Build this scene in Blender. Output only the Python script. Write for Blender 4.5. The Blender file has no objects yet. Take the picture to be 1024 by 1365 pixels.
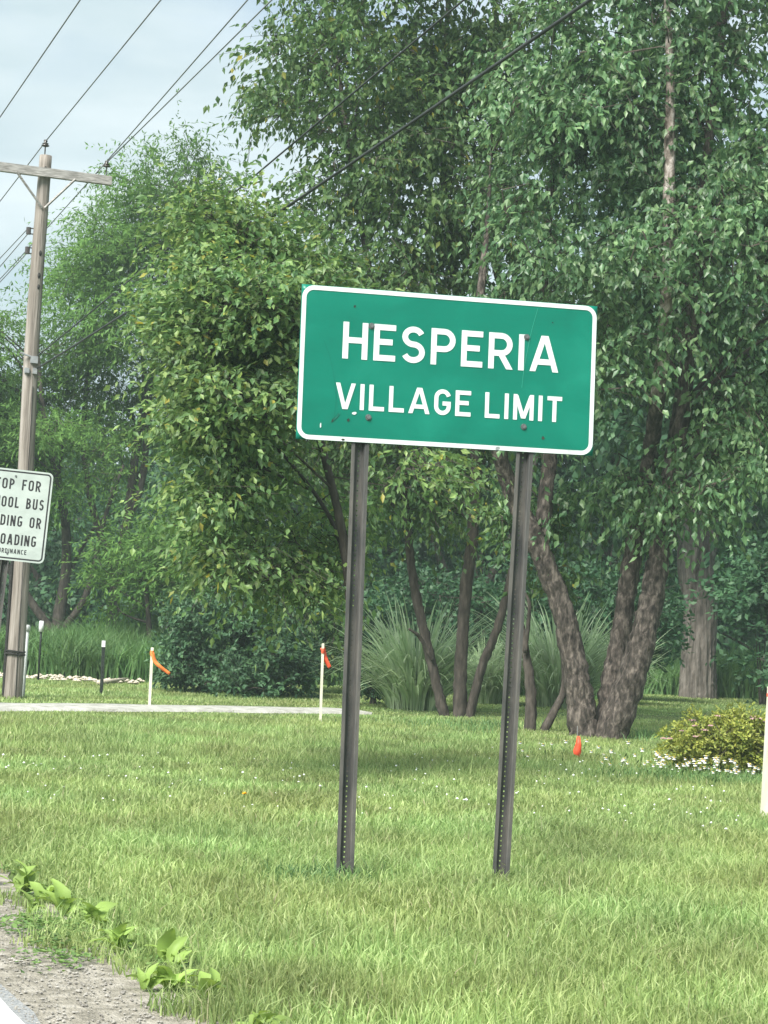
import bpy, math, random
import numpy as np
R = math.radians
rng = np.random.default_rng(7)
random.seed(7)
scene = bpy.context.scene
col = scene.collection

# ------------------------------------------------------------------ camera
cam_d = bpy.data.cameras.new('camera'); cam = bpy.data.objects.new('camera', cam_d); col.objects.link(cam)
cam_d.sensor_fit = 'VERTICAL'; cam_d.sensor_height = 36.0; cam_d.lens = 36.0 * 2700 / 1365
cam_d.clip_start = 0.1; cam_d.clip_end = 1500
from mathutils import Matrix
cam.matrix_world = (Matrix.Translation((0, 0, 1.3)) @ Matrix.Rotation(math.pi / 2 + math.atan(150 / 2700), 4, 'X')
                    @ Matrix.Rotation(R(2.9), 4, 'Z'))
scene.camera = cam

# ------------------------------------------------------------------ world and sun (thin bright overcast)
SUN_EL, SUN_AZ = R(47), R(212)          # azimuth measured from +Y towards +X: behind the camera, to the left
world = bpy.data.worlds.new('World'); scene.world = world; world.use_nodes = True
wn, wl = world.node_tree.nodes, world.node_tree.links
wn.clear()
wout = wn.new('ShaderNodeOutputWorld'); bg = wn.new('ShaderNodeBackground'); bg.inputs['Strength'].default_value = 0.085
sky = wn.new('ShaderNodeTexSky'); sky.sky_type = 'NISHITA'; sky.sun_disc = False
sky.sun_elevation = SUN_EL; sky.sun_rotation = SUN_AZ; sky.air_density = 1.0; sky.dust_density = 1.0
tc = wn.new('ShaderNodeTexCoord'); mp = wn.new('ShaderNodeMapping'); mp.inputs['Scale'].default_value = (1.0, 1.0, 3.2)
n1 = wn.new('ShaderNodeTexNoise'); n1.inputs['Scale'].default_value = 3.6; n1.inputs['Detail'].default_value = 6; n1.inputs['Roughness'].default_value = 0.5
n1.inputs['Distortion'].default_value = 0.4
cr = wn.new('ShaderNodeValToRGB'); cr.color_ramp.elements[0].position = 0.36; cr.color_ramp.elements[1].position = 0.56
cr.color_ramp.elements[0].color = (0.55, 0.55, 0.55, 1)
n2 = wn.new('ShaderNodeTexNoise'); n2.inputs['Scale'].default_value = 7.0; n2.inputs['Detail'].default_value = 5
cr2 = wn.new('ShaderNodeValToRGB')
cr2.color_ramp.elements[0].position = 0.3; cr2.color_ramp.elements[0].color = (3.2, 4.05, 4.4, 1)
cr2.color_ramp.elements[1].position = 0.7; cr2.color_ramp.elements[1].color = (4.9, 5.55, 5.8, 1)
mx = wn.new('ShaderNodeMix'); mx.data_type = 'RGBA'
wl.new(tc.outputs['Generated'], mp.inputs['Vector']); wl.new(mp.outputs[0], n1.inputs['Vector']); wl.new(mp.outputs[0], n2.inputs['Vector'])
wl.new(n1.outputs['Fac'], cr.inputs[0]); wl.new(n2.outputs['Fac'], cr2.inputs[0])
wl.new(cr.outputs[0], mx.inputs[0]); wl.new(sky.outputs[0], mx.inputs[6]); wl.new(cr2.outputs[0], mx.inputs[7])
wl.new(mx.outputs[2], bg.inputs['Color']); wl.new(bg.outputs[0], wout.inputs['Surface'])

sun_d = bpy.data.lights.new('sun', 'SUN'); sun = bpy.data.objects.new('sun', sun_d); col.objects.link(sun)
sun_d.energy = 4.7; sun_d.angle = R(30); sun_d.color = (1.0, 0.965, 0.90)
sdir = np.array([math.sin(SUN_AZ) * math.cos(SUN_EL), math.cos(SUN_AZ) * math.cos(SUN_EL), math.sin(SUN_EL)])
from mathutils import Vector
sun.rotation_euler = Vector(sdir).to_track_quat('Z', 'Y').to_euler(); sun.location = (-10, -15, 30)

vs = scene.view_settings; vs.view_transform = 'Standard'; vs.look = 'None'; vs.exposure = 1.08; vs.gamma = 1.0; vs.use_curve_mapping = False

cy = scene.cycles; cy.max_bounces = 5; cy.diffuse_bounces = 3; cy.glossy_bounces = 2; cy.transmission_bounces = 4; cy.volume_bounces = 1

# ------------------------------------------------------------------ helpers
def tag(o, label=None, cat=None, group=None, kind=None):
    if label: o['label'] = label
    if cat: o['category'] = cat
    if group: o['group'] = group
    if kind: o['kind'] = kind
    return o

def empty(name, loc=(0, 0, 0), rz=0.0, parent=None):
    o = bpy.data.objects.new(name, None); col.objects.link(o); o.location = loc; o.rotation_euler = (0, 0, rz)
    o.empty_display_size = 0.2
    if parent: o.parent = parent
    return o

def fast_mesh(name, V, F3=None, F4=None, smooth=False):
    V = np.asarray(V, dtype=np.float32).reshape(-1, 3)
    me = bpy.data.meshes.new(name)
    idx, tot = [], []
    if F4 is not None and len(F4):
        F4 = np.asarray(F4, dtype=np.int32).reshape(-1, 4); idx.append(F4.ravel()); tot.append(np.full(len(F4), 4, np.int32))
    if F3 is not None and len(F3):
        F3 = np.asarray(F3, dtype=np.int32).reshape(-1, 3); idx.append(F3.ravel()); tot.append(np.full(len(F3), 3, np.int32))
    idx = np.concatenate(idx); tot = np.concatenate(tot)
    st = np.concatenate([[0], np.cumsum(tot)[:-1]]).astype(np.int32)
    me.vertices.add(len(V)); me.vertices.foreach_set('co', V.ravel())
    me.loops.add(len(idx)); me.loops.foreach_set('vertex_index', idx)
    me.polygons.add(len(tot)); me.polygons.foreach_set('loop_start', st); me.polygons.foreach_set('loop_total', tot)
    me.polygons.foreach_set('use_smooth', np.full(len(tot), bool(smooth)))
    me.update(calc_edges=True)
    return me

def link(name, me, mat, parent=None, loc=None):
    o = bpy.data.objects.new(name, me); col.objects.link(o)
    if mat is not None and not me.materials: me.materials.append(mat)
    if parent: o.parent = parent
    if loc is not None: o.location = loc
    return o

class MB:
    """collects boxes, tubes and sheets into one mesh"""
    def __init__(s): s.v = []; s.f4 = []; s.f3 = []; s.n = 0
    def add(s, V, F4=(), F3=()):
        V = np.asarray(V, float).reshape(-1, 3)
        s.v.append(V)
        if len(F4): s.f4.append(np.asarray(F4, int).reshape(-1, 4) + s.n)
        if len(F3): s.f3.append(np.asarray(F3, int).reshape(-1, 3) + s.n)
        s.n += len(V); return s
    def box(s, c, h, rot=None):
        P = np.array([[x, y, z] for x in (-1, 1) for y in (-1, 1) for z in (-1, 1)], float) * np.array(h)
        if rot is not None: P = P @ np.array(rot).T
        return s.add(P + np.array(c), [[0, 1, 3, 2], [4, 6, 7, 5], [0, 4, 5, 1], [2, 3, 7, 6], [0, 2, 6, 4], [1, 5, 7, 3]])
    def tube(s, P, r, n=8, cap=True, jit=None):
        V, Q = tube(P, r, n, jit)
        T = []
        if cap:
            m = len(V); V = np.vstack([V, P[0], P[-1]])
            for k in range(n):
                T.append([m, (k + 1) % n, k]); b = m - n; T.append([m + 1, b + k, b + (k + 1) % n])
        return s.add(V, Q, T)
    def lathe(s, prof, n=12, c=(0, 0, 0)):
        a = np.linspace(0, 2 * math.pi, n, endpoint=False); V = []
        for r, z in prof: V.append(np.stack([r * np.cos(a), r * np.sin(a), np.full(n, z)], 1))
        Q = []
        for i in range(len(prof) - 1):
            for k in range(n): Q.append([i * n + k, i * n + (k + 1) % n, (i + 1) * n + (k + 1) % n, (i + 1) * n + k])
        return s.add(np.vstack(V) + np.array(c), Q)
    def build(s, name, mat, parent=None, smooth=False, loc=None):
        V = np.vstack(s.v); f4 = np.vstack(s.f4) if s.f4 else None; f3 = np.vstack(s.f3) if s.f3 else None
        return link(name, fast_mesh(name, V, f3, f4, smooth), mat, parent, loc)

def catmull(P, per=5):
    P = np.asarray(P, float); Q = np.vstack([2 * P[0] - P[1], P, 2 * P[-1] - P[-2]]); out = []
    for i in range(1, len(Q) - 2):
        for t in np.linspace(0, 1, per, endpoint=False):
            a, b, c, d = Q[i - 1], Q[i], Q[i + 1], Q[i + 2]
            out.append(.5 * ((2 * b) + (-a + c) * t + (2 * a - 5 * b + 4 * c - d) * t * t + (-a + 3 * b - 3 * c + d) * t ** 3))
    out.append(P[-1]); return np.array(out)

def tube(P, r, n=8, jit=None):
    P = np.asarray(P, float); m = len(P); r = np.broadcast_to(np.asarray(r, float), (m,))
    T = np.gradient(P, axis=0); T /= np.linalg.norm(T, axis=1, keepdims=True) + 1e-9
    ref = np.array([0.0, 1.0, 0.0]) if abs(T[:, 1]).mean() < .8 else np.array([1.0, 0, 0])
    A = np.cross(T, ref); A /= np.linalg.norm(A, axis=1, keepdims=True) + 1e-9
    B = np.cross(T, A)
    a = np.linspace(0, 2 * math.pi, n, endpoint=False)
    rr = r[:, None] * np.ones(n)
    if jit is not None: rr = rr * jit(a, m)
    V = P[:, None, :] + rr[..., None] * (np.cos(a)[None, :, None] * A[:, None, :] + np.sin(a)[None, :, None] * B[:, None, :])
    i = np.arange(m - 1)[:, None] * n; k = np.arange(n)[None, :]; k2 = (k + 1) % n
    Q = np.stack([i + k, i + k2, i + n + k2, i + n + k], -1).reshape(-1, 4)
    return V.reshape(-1, 3), Q

def unit(v): return v / (np.linalg.norm(v, axis=-1, keepdims=True) + 1e-9)

def vnoise(P, f, seed=0):
    """cheap smooth value field in 0..1"""
    q = np.random.default_rng(seed + 99); s = 0
    for k in range(7):
        d = q.normal(size=3); d /= np.linalg.norm(d); s = s + np.sin((P @ d) * f * q.uniform(.7, 1.7) + q.uniform(0, 6.28))
    return .5 + s / 7 * .9

def gz(x, y):
    t = np.clip((np.asarray(y, float) - 19) / 7, 0, 1)
    return .10 * t * t * (3 - 2 * t)

# ------------------------------------------------------------------ materials
def mat_new(name):
    m = bpy.data.materials.new(name); m.use_nodes = True
    return m, m.node_tree.nodes, m.node_tree.links

def pmat(name, stops, scale=(5, 5, 5), detail=6, rough=.7, bump=.0, bscale=None, spec=.3, metal=0.0, contrast=(.3, .7), coat=0.0, rvar=0.0, distort=0.0):
    """noise-coloured principled material on object coordinates"""
    m, N, L = mat_new(name); b = N['Principled BSDF']
    b.inputs['Roughness'].default_value = rough; b.inputs['Specular IOR Level'].default_value = spec; b.inputs['Metallic'].default_value = metal
    b.inputs['Coat Weight'].default_value = coat
    t = N.new('ShaderNodeTexCoord'); mp = N.new('ShaderNodeMapping'); mp.inputs['Scale'].default_value = scale
    n = N.new('ShaderNodeTexNoise'); n.inputs['Scale'].default_value = 1; n.inputs['Detail'].default_value = detail; n.inputs['Distortion'].default_value = distort
    n.inputs['Roughness'].default_value = .6
    r = N.new('ShaderNodeValToRGB'); el = r.color_ramp.elements
    while len(el) < len(stops): el.new(.5)
    for i, c in enumerate(stops):
        el[i].position = contrast[0] + (contrast[1] - contrast[0]) * i / max(1, len(stops) - 1); el[i].color = (*c, 1)
    L.new(t.outputs['Object'], mp.inputs[0]); L.new(mp.outputs[0], n.inputs['Vector']); L.new(n.outputs['Fac'], r.inputs[0]); L.new(r.outputs[0], b.inputs['Base Color'])
    if bump:
        n2 = N.new('ShaderNodeTexNoise'); n2.inputs['Detail'].default_value = 8; n2.inputs['Scale'].default_value = 1
        mp2 = N.new('ShaderNodeMapping'); mp2.inputs['Scale'].default_value = bscale or scale
        bp = N.new('ShaderNodeBump'); bp.inputs['Strength'].default_value = bump; bp.inputs['Distance'].default_value = .02
        L.new(t.outputs['Object'], mp2.inputs[0]); L.new(mp2.outputs[0], n2.inputs['Vector']); L.new(n2.outputs['Fac'], bp.inputs['Height']); L.new(bp.outputs[0], b.inputs['Normal'])
    if rvar:
        mr = N.new('ShaderNodeMapRange'); mr.inputs['To Min'].default_value = rough - rvar; mr.inputs['To Max'].default_value = rough + rvar
        L.new(n.outputs['Fac'], mr.inputs[0]); L.new(mr.outputs[0], b.inputs['Roughness'])
    return m

def leafmat(name, cols, trans=.35, tcol=None, rough=.55, patch=.6, accent=None, spec=.35, hue=0.0, hpatch=.35):
    """leaf colour varies per leaf (island) and by patches through the crown"""
    m, N, L = mat_new(name); b = N['Principled BSDF']; b.inputs['Roughness'].default_value = rough; b.inputs['Specular IOR Level'].default_value = spec
    g = N.new('ShaderNodeNewGeometry'); r = N.new('ShaderNodeValToRGB'); el = r.color_ramp.elements
    cc = list(cols) + ([accent] if accent else [])
    while len(el) < len(cc): el.new(.5)
    for i, c in enumerate(cc):
        el[i].position = i / max(1, len(cols) - 1) * .975 if i < len(cols) else .998; el[i].color = (*c, 1)
    n = N.new('ShaderNodeTexNoise'); n.inputs['Scale'].default_value = patch; n.inputs['Detail'].default_value = 3
    L.new(g.outputs['Position'], n.inputs['Vector'])
    hs = N.new('ShaderNodeHueSaturation'); mr = N.new('ShaderNodeMapRange'); mr.inputs['From Min'].default_value = .3; mr.inputs['From Max'].default_value = .7
    mr.inputs['To Min'].default_value = .7; mr.inputs['To Max'].default_value = 1.3
    L.new(n.outputs['Fac'], mr.inputs[0]); L.new(mr.outputs[0], hs.inputs['Value'])
    if hue:
        nh = N.new('ShaderNodeTexNoise'); nh.inputs['Scale'].default_value = hpatch; nh.inputs['Detail'].default_value = 4; L.new(g.outputs['Position'], nh.inputs['Vector'])
        mh = N.new('ShaderNodeMapRange'); mh.inputs['From Min'].default_value = .32; mh.inputs['From Max'].default_value = .68
        mh.inputs['To Min'].default_value = .5 - hue; mh.inputs['To Max'].default_value = .5 + hue * .25; L.new(nh.outputs['Fac'], mh.inputs[0]); L.new(mh.outputs[0], hs.inputs['Hue'])
    L.new(g.outputs['Random Per Island'], r.inputs[0]); L.new(r.outputs[0], hs.inputs['Color']); L.new(hs.outputs[0], b.inputs['Base Color'])
    t = N.new('ShaderNodeBsdfTranslucent'); mxs = N.new('ShaderNodeMixShader'); mxs.inputs[0].default_value = trans
    hs2 = N.new('ShaderNodeHueSaturation'); hs2.inputs['Value'].default_value = 1.3; hs2.inputs['Hue'].default_value = .485; hs2.inputs['Saturation'].default_value = 1.1
    L.new(hs.outputs[0], hs2.inputs['Color']); L.new(hs2.outputs[0], t.inputs['Color'])
    L.new(b.outputs[0], mxs.inputs[1]); L.new(t.outputs[0], mxs.inputs[2]); L.new(mxs.outputs[0], N['Material Output'].inputs['Surface'])
    return m

M = {}
M['ground'] = pmat('soil_and_thatch', [(.045, .07, .02), (.08, .12, .035), (.12, .13, .05)], (1.3, 1.3, 1.3), 9, .95, .5, (30, 30, 30))
M['path'] = pmat('pale_gravel', [(.22, .22, .19), (.33, .33, .30), (.42, .42, .39)], (6, 6, 6), 9, .9, .5, (60, 60, 60))
M['asphalt'] = pmat('bleached_asphalt', [(.16, .17, .18), (.25, .26, .26), (.36, .36, .35)], (70, 70, 70), 8, .9, .6, (140, 140, 140))
M['sand'] = pmat('sandy_shoulder', [(.13, .12, .095), (.27, .25, .205), (.40, .375, .325)], (11, 11, 11), 10, .95, .8, (90, 90, 90))
M['line'] = pmat('road_paint', [(.30, .31, .31), (.48, .49, .49), (.56, .57, .57)], (25, 25, 25), 9, .6, .2, (90, 90, 90), contrast=(.25, .5))
M['pebble'] = pmat('pebbles', [(.13, .12, .11), (.24, .23, .205), (.36, .345, .315)], (9, 9, 9), 4, .85)
M['sign_green'] = pmat('sign_green', [(.0, .125, .083), (.0, .15, .10), (.004, .185, .125)], (2.2, 2, 3.5), 7, .34, .03, (5, 5, 5), spec=.3, contrast=(.3, .75), rvar=.1, distort=.6)
M['sign_white'] = pmat('sign_white', [(.44, .47, .47), (.55, .59, .59), (.60, .64, .64)], (7, 7, 7), 8, .5, spec=.3, contrast=(.25, .55))
M['reg_white'] = pmat('faded_white', [(.28, .32, .30), (.36, .41, .385), (.42, .465, .44)], (3, 3, 5), 7, .5)
M['black_print'] = pmat('black_print', [(.012, .013, .015), (.03, .03, .032)], (20, 20, 20), 4, .55)
M['alu'] = pmat('sheet_aluminium', [(.3, .31, .31), (.42, .43, .43)], (8, 8, 8), 5, .45, metal=.7)
M['post'] = pmat('weathered_steel_post', [(.03, .033, .034), (.075, .073, .068), (.125, .116, .10)], (14, 14, 3), 8, .6, .1, (60, 60, 20), spec=.4)
M['bolt'] = pmat('bolt_steel', [(.07, .08, .08), (.22, .23, .23)], (60, 60, 60), 4, .45, metal=.6)
M['scratch_pale'] = pmat('pale_scrape', [(.03, .27, .19), (.05, .31, .23)], (30, 30, 30), 4, .6)
M['scratch'] = pmat('scrape', [(.0015, .10, .07), (.002, .13, .09)], (30, 30, 30), 4, .6)
M['rust'] = pmat('rust_mark', [(.012, .02, .018), (.05, .045, .03)], (60, 60, 60), 4, .8)
M['pole'] = pmat('weathered_pole', [(.10, .085, .072), (.22, .195, .17), (.36, .33, .30)], (14, 14, .8), 10, .9, .9, (50, 50, 1.6), contrast=(.28, .72))
M['arm'] = pmat('grey_timber', [(.16, .15, .14), (.28, .27, .255), (.40, .385, .37)], (6, 6, 30), 8, .9, .5, (10, 10, 60))
M['steel'] = pmat('galvanised', [(.24, .25, .26), (.38, .39, .40)], (12, 12, 12), 5, .5, metal=.4)
M['porcelain'] = pmat('brown_porcelain', [(.03, .025, .022), (.06, .05, .045)], (9, 9, 9), 3, .25, spec=.6)
M['wire'] = pmat('wire', [(.13, .14, .14), (.20, .21, .21)], (3, 3, 3), 3, .6)
M['cable'] = pmat('black_cable', [(.02, .025, .025), (.05, .055, .055)], (3, 3, 3), 3, .6)
M['pale_wire'] = pmat('pale_wire', [(.24, .26, .25), (.36, .38, .37)], (3, 3, 3), 3, .5)
M['tar'] = pmat('tarred_strap', [(.012, .012, .012), (.035, .033, .03)], (20, 20, 20), 5, .7)
M['bark_river'] = pmat('flaky_bark', [(.014, .012, .010), (.06, .05, .043), (.165, .14, .12)], (20, 20, 8), 12, .95, 1.0, (40, 40, 14), contrast=(.34, .66), distort=.35)
M['bark_pale'] = pmat('papery_bark', [(.05, .038, .03), (.21, .175, .15), (.60, .54, .50)], (13, 13, 7), 10, .85, .8, (30, 30, 14), contrast=(.36, .66), distort=.4)
M['bark_dark'] = pmat('dark_bark', [(.022, .019, .016), (.055, .047, .04), (.10, .085, .072)], (16, 16, 5), 8, .95, .9, (34, 34, 9))
M['bark_old'] = pmat('furrowed_bark', [(.035, .03, .026), (.11, .098, .085), (.20, .18, .16)], (10, 10, 1.3), 9, .95, 1.0, (26, 26, 2.4), contrast=(.32, .68), distort=.8)
M['twig'] = pmat('twig_bark', [(.028, .022, .018), (.07, .055, .045)], (9, 9, 9), 4, .9)
M['stake'] = pmat('raw_lath', [(.46, .44, .34), (.60, .58, .47), (.70, .68, .58)], (20, 20, 3), 6, .8)
M['orange'] = pmat('orange_ribbon', [(.75, .16, .03), (.85, .23, .06)], (9, 9, 9), 3, .5)
M['orange_deep'] = pmat('orange_red_plastic', [(.68, .075, .03), (.78, .11, .05)], (9, 9, 9), 3, .5)
M['paint_pink'] = pmat('stake_paint', [(.62, .13, .07), (.7, .2, .12)], (30, 30, 30), 4, .7)
M['white_plastic'] = pmat('white_plastic', [(.55, .58, .57), (.68, .70, .69)], (9, 9, 9), 4, .5)
M['tpost'] = pmat('dark_green_post', [(.008, .012, .01), (.02, .028, .022)], (20, 20, 20), 4, .6)
M['chips'] = pmat('bleached_wood', [(.30, .26, .20), (.46, .41, .33), (.58, .53, .45)], (12, 12, 12), 5, .9)
M['petal'] = pmat('white_petal', [(.72, .74, .72), (.82, .84, .82)], (9, 9, 9), 3, .6)
M['yellow'] = pmat('yellow_petal', [(.72, .42, .01), (.8, .5, .02)], (30, 30, 30), 3, .6)
M['pink'] = pmat('pink_flower', [(.40, .22, .24), (.56, .37, .38)], (60, 60, 60), 4, .8)
M['stemgreen'] = pmat('stem_green', [(.06, .12, .035), (.10, .17, .05)], (9, 9, 9), 3, .7)

M['leaf_birch'] = leafmat('birch_leaf', [(.055, .125, .055), (.075, .16, .066), (.105, .20, .08), (.175, .275, .12)], .36, patch=1.1, rough=.42, spec=.5)
M['leaf_mid'] = leafmat('mid_leaf', [(.05, .11, .038), (.075, .15, .048), (.115, .19, .052)], .32, accent=(.28, .26, .03), patch=.8)
M['leaf_lime'] = leafmat('lime_leaf', [(.07, .15, .056), (.10, .195, .068), (.15, .255, .082), (.24, .345, .115)], .40, rough=.45, spec=.45, accent=(.34, .32, .06), patch=1.6, hue=.012, hpatch=.9)
M['leaf_locust'] = leafmat('locust_leaf', [(.07, .15, .042), (.098, .195, .052), (.14, .25, .065)], .42, patch=.35, rough=.8, spec=.15)
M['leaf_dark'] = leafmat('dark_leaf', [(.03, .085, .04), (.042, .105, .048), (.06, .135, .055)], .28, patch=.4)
M['leaf_bush'] = leafmat('bush_leaf', [(.036, .09, .044), (.05, .115, .052), (.075, .15, .062)], .22, patch=2.0)
M['leaf_spirea'] = leafmat('spirea_leaf', [(.16, .22, .05), (.26, .30, .06), (.36, .38, .08)], .3, patch=4)
M['blade'] = leafmat('grass_blade', [(.155, .25, .082), (.212, .318, .11), (.28, .385, .142), (.37, .46, .205)], .38, accent=(.42, .41, .24), patch=1.2, rough=.5, spec=.3, hue=.03, hpatch=.6)
M['blade_tall'] = leafmat('tall_grass_blade', [(.07, .155, .05), (.10, .20, .065), (.135, .235, .08)], .34, patch=.8)
M['blade_mix'] = leafmat('coarse_blade', [(.09, .18, .07), (.13, .235, .085), (.18, .29, .105)], .36, patch=.8)
M['misc'] = leafmat('ornamental_blade', [(.24, .34, .18), (.33, .44, .25), (.45, .54, .36)], .4, patch=2.0)
M['weed'] = leafmat('weed_leaf', [(.17, .29, .07), (.23, .35, .085), (.32, .43, .12)], .34, patch=3)
M['herb'] = leafmat('low_herb', [(.08, .16, .045), (.12, .21, .06), (.17, .27, .08)], .3, patch=3)

# ------------------------------------------------------------------ ground, road, path
RD = np.array([-math.sin(R(21)), math.cos(R(21))]); RN = np.array([math.cos(R(21)), math.sin(R(21))])   # road direction and its right-hand normal
def lat(x, y): return x * RN[0] + y * RN[1]

xs = np.unique(np.concatenate([np.linspace(-600, -40, 15), np.linspace(-40, 40, 81), np.linspace(40, 600, 15)]))
ys = np.unique(np.concatenate([np.linspace(-200, -10, 8), np.linspace(-10, 60, 141), np.linspace(60, 900, 18)]))
X, Y = np.meshgrid(xs, ys); Z = gz(X, Y)
nx = len(xs); i = np.arange(len(ys) - 1)[:, None] * nx + np.arange(nx - 1)[None, :]
tag(link('ground', fast_mesh('ground', np.stack([X, Y, Z], -1), None, np.stack([i, i + 1, i + nx + 1, i + nx], -1), True), M['ground']), kind='structure')

def strip(name, a0, a1, z, mat, t0=-60, t1=160, step=.25, wob=0.0, seed=0):
    t = np.concatenate([np.arange(t0, 0, 4), np.arange(0, 20, step), np.arange(20, t1, 4)])
    q = np.random.default_rng(seed); ph = q.uniform(0, 6.28, 5)
    w = wob * sum(np.sin(t * f + p) for f, p in zip((.9, 2.3, 5.1, 9.7, 17), ph)) / 2
    A = t[:, None] * RD + a0 * RN; B = t[:, None] * RD + (a1 + w)[:, None] * RN
    m = len(t); V = np.zeros((m, 2, 3)); V[:, 0, :2] = A; V[:, 1, :2] = B
    V[..., 2] = gz(V[..., 0], V[..., 1]) + z
    k = np.arange(m - 1) * 2
    return tag(link(name, fast_mesh(name, V, None, np.stack([k, k + 1, k + 3, k + 2], -1), True), mat), kind='structure')
strip('road_shoulder', 1.0, 1.94, .004, M['sand'], wob=.05, seed=1)
strip('road', -5.6, 1.37, .008, M['asphalt'], wob=.012, seed=2)
strip('road_edge_line', 1.20, 1.315, .012, M['line'], wob=.003, seed=3)

# gravel path crossing behind the lawn
PA, PB = np.array((-4.432,24.127,0.082)), np.array((-0.683,27.081,0.100))
pdir = (PB - PA)[:2] / np.linalg.norm((PB - PA)[:2]); pn = np.array([-pdir[1], pdir[0]])
def path_off(x, y): return (x - PA[0]) * pn[0] + (y - PA[1]) * pn[1]
def path_t(x, y): return (x - PA[0]) * pdir[0] + (y - PA[1]) * pdir[1]
PHW = .45
t = np.linspace(-14, 5.2, 90); V = np.zeros((90, 5, 3))
for j, (o, dz) in enumerate([(-1.12 * PHW, -.03), (-PHW, .035), (0, .05), (PHW, .035), (1.12 * PHW, -.03)]):
    wv = .05 * np.sin(t * 3.1 + j) + .03 * np.sin(t * 7.7 + 2 * j)
    V[:, j, 0] = PA[0] + t * pdir[0] + (o + wv) * pn[0]; V[:, j, 1] = PA[1] + t * pdir[1] + (o + wv) * pn[1]
    V[:, j, 2] = gz(V[:, j, 0], V[:, j, 1]) + dz
i = np.arange(89)[:, None] * 5 + np.arange(4)[None, :]
tag(link('path', fast_mesh('path', V, None, np.stack([i, i + 5, i + 6, i + 1], -1), True), M['path']), kind='structure')

# ------------------------------------------------------------------ foliage engine
def leaves4(P, D, Nn, L, Wd, fold=.18):
    """V-folded leaf: 5 vertices, 4 triangles"""
    D = unit(D); S = unit(np.cross(D, Nn)); Nn = np.cross(S, D)
    L = L[:, None]; Wd = Wd[:, None]
    m = P + D * L * .42 - Nn * Wd * fold
    l = P + D * L * .38 + S * Wd * .5; r = P + D * L * .38 - S * Wd * .5
    t = P + D * L - Nn * L * .12
    V = np.stack([P, l, r, m, t], 1); n = len(P); b = np.arange(n)[:, None, None] * 5
    F = np.array([[0, 3, 1], [0, 2, 3], [1, 3, 4], [3, 2, 4]])[None] + b
    return V.reshape(-1, 3), F.reshape(-1, 3)

def leaves2(P, D, Nn, L, Wd):
    D = unit(D); S = unit(np.cross(D, Nn)); Nn = np.cross(S, D); L = L[:, None]; Wd = Wd[:, None]
    V = np.stack([P, P + D * L * .45 + S * Wd * .5, P + D * L - Nn * L * .1, P + D * L * .45 - S * Wd * .5 - Nn * Wd * .2], 1)
    b = np.arange(len(P))[:, None, None] * 4
    return V.reshape(-1, 3), (np.array([[0, 2, 1], [0, 3, 2]])[None] + b).reshape(-1, 3)

def sample_env(envs, n, q, shell=.5, gap=.42, gf=1.3, seed=0):
    E = np.array(envs); vol = E[:, 3] * E[:, 4] * E[:, 5]; out = []; got = 0
    while got < n:
        k = q.choice(len(E), size=n * 2, p=vol / vol.sum())
        d = unit(q.normal(size=(n * 2, 3))); rad = q.uniform(0, 1, n * 2) ** shell
        p = E[k, :3] + d * rad[:, None] * E[k, 3:6]
        keep = (vnoise(p, gf, seed) + q.uniform(-.12, .12, len(p)) > gap) & (p[:, 2] > .12 + gz(p[:, 0], p[:, 1]))
        out.append(p[keep]); got += keep.sum()
    return np.vstack(out)[:n]

def sprays(C, q, ntw, nlf, tl, droop, flat, llen, lw, outc, grav=.5, quads=4, up=.8, rnd=.6):
    """twigs leaving every cluster centre, leaves along each twig"""
    nC = len(C); T0 = q.normal(size=(nC, ntw, 3)); T0[..., 2] *= flat; T0[..., 2] += .12
    T0 = T0 + .7 * unit(C - outc)[:, None, :] * np.array([1, 1, .5]); T0 = unit(T0)
    ln = tl * q.uniform(.55, 1.25, (nC, ntw))
    s = (np.arange(nlf) + q.uniform(0, 1, (nC, ntw, nlf))) / nlf * .88 + .12
    base = C[:, None, :] + q.normal(size=(nC, ntw, 3)) * tl * .12
    P = base[:, :, None, :] + T0[:, :, None, :] * (ln[..., None] * s)[..., None]
    P[..., 2] -= droop * ln[..., None] * s ** 2
    Tn = np.broadcast_to(T0[:, :, None, :], P.shape).copy(); Tn[..., 2] -= 2 * droop * s
    D = unit(Tn) * .7 + q.normal(size=P.shape) * .6; D[..., 2] -= grav
    Nn = q.normal(size=P.shape) * rnd; Nn[..., 2] += up; Nn[..., :2] += .45 * unit(C - outc)[:, None, None, :2]
    sh = P.reshape(-1, 3); n = len(sh)
    L = llen * q.uniform(.6, 1.25, n); W = L * lw * q.uniform(.85, 1.15, n)
    f = leaves4 if quads == 4 else leaves2
    tips = base + T0 * ln[..., None]; tips[..., 2] -= droop * ln
    return f(sh, D.reshape(-1, 3), unit(Nn.reshape(-1, 3)), L, W), (base.reshape(-1, 3), tips.reshape(-1, 3))

def prisms(A, B, ra, rb):
    """three-sided twigs from A to B"""
    d = unit(B - A); S = unit(np.cross(d, np.array([.3, .9, .2]))); U = np.cross(d, S); V = []
    for c, r in ((A, ra), (B, rb)):
        for a in (0, 2.094, 4.189): V.append(c + (S * math.cos(a) + U * math.sin(a)) * r)
    V = np.stack(V, 1); b = np.arange(len(A))[:, None, None] * 6
    F = np.array([[0, 1, 4, 3], [1, 2, 5, 4], [2, 0, 3, 5]])[None] + b
    return V.reshape(-1, 3), F.reshape(-1, 4)

def bark_jit(seed, amp, freq=3):
    def f(a, m):
        q = np.random.default_rng(seed); z = np.linspace(0, 1, m)[:, None]; s = 0
        for k in range(5):
            s = s + np.sin(a[None, :] * q.integers(1, freq + 3) + z * q.uniform(4, 22) + q.uniform(0, 6.28)) * q.uniform(.4, 1)
        return 1 + amp * s / 2.5 + amp * .5 * q.normal(size=(m, len(a)))
    return f

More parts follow.
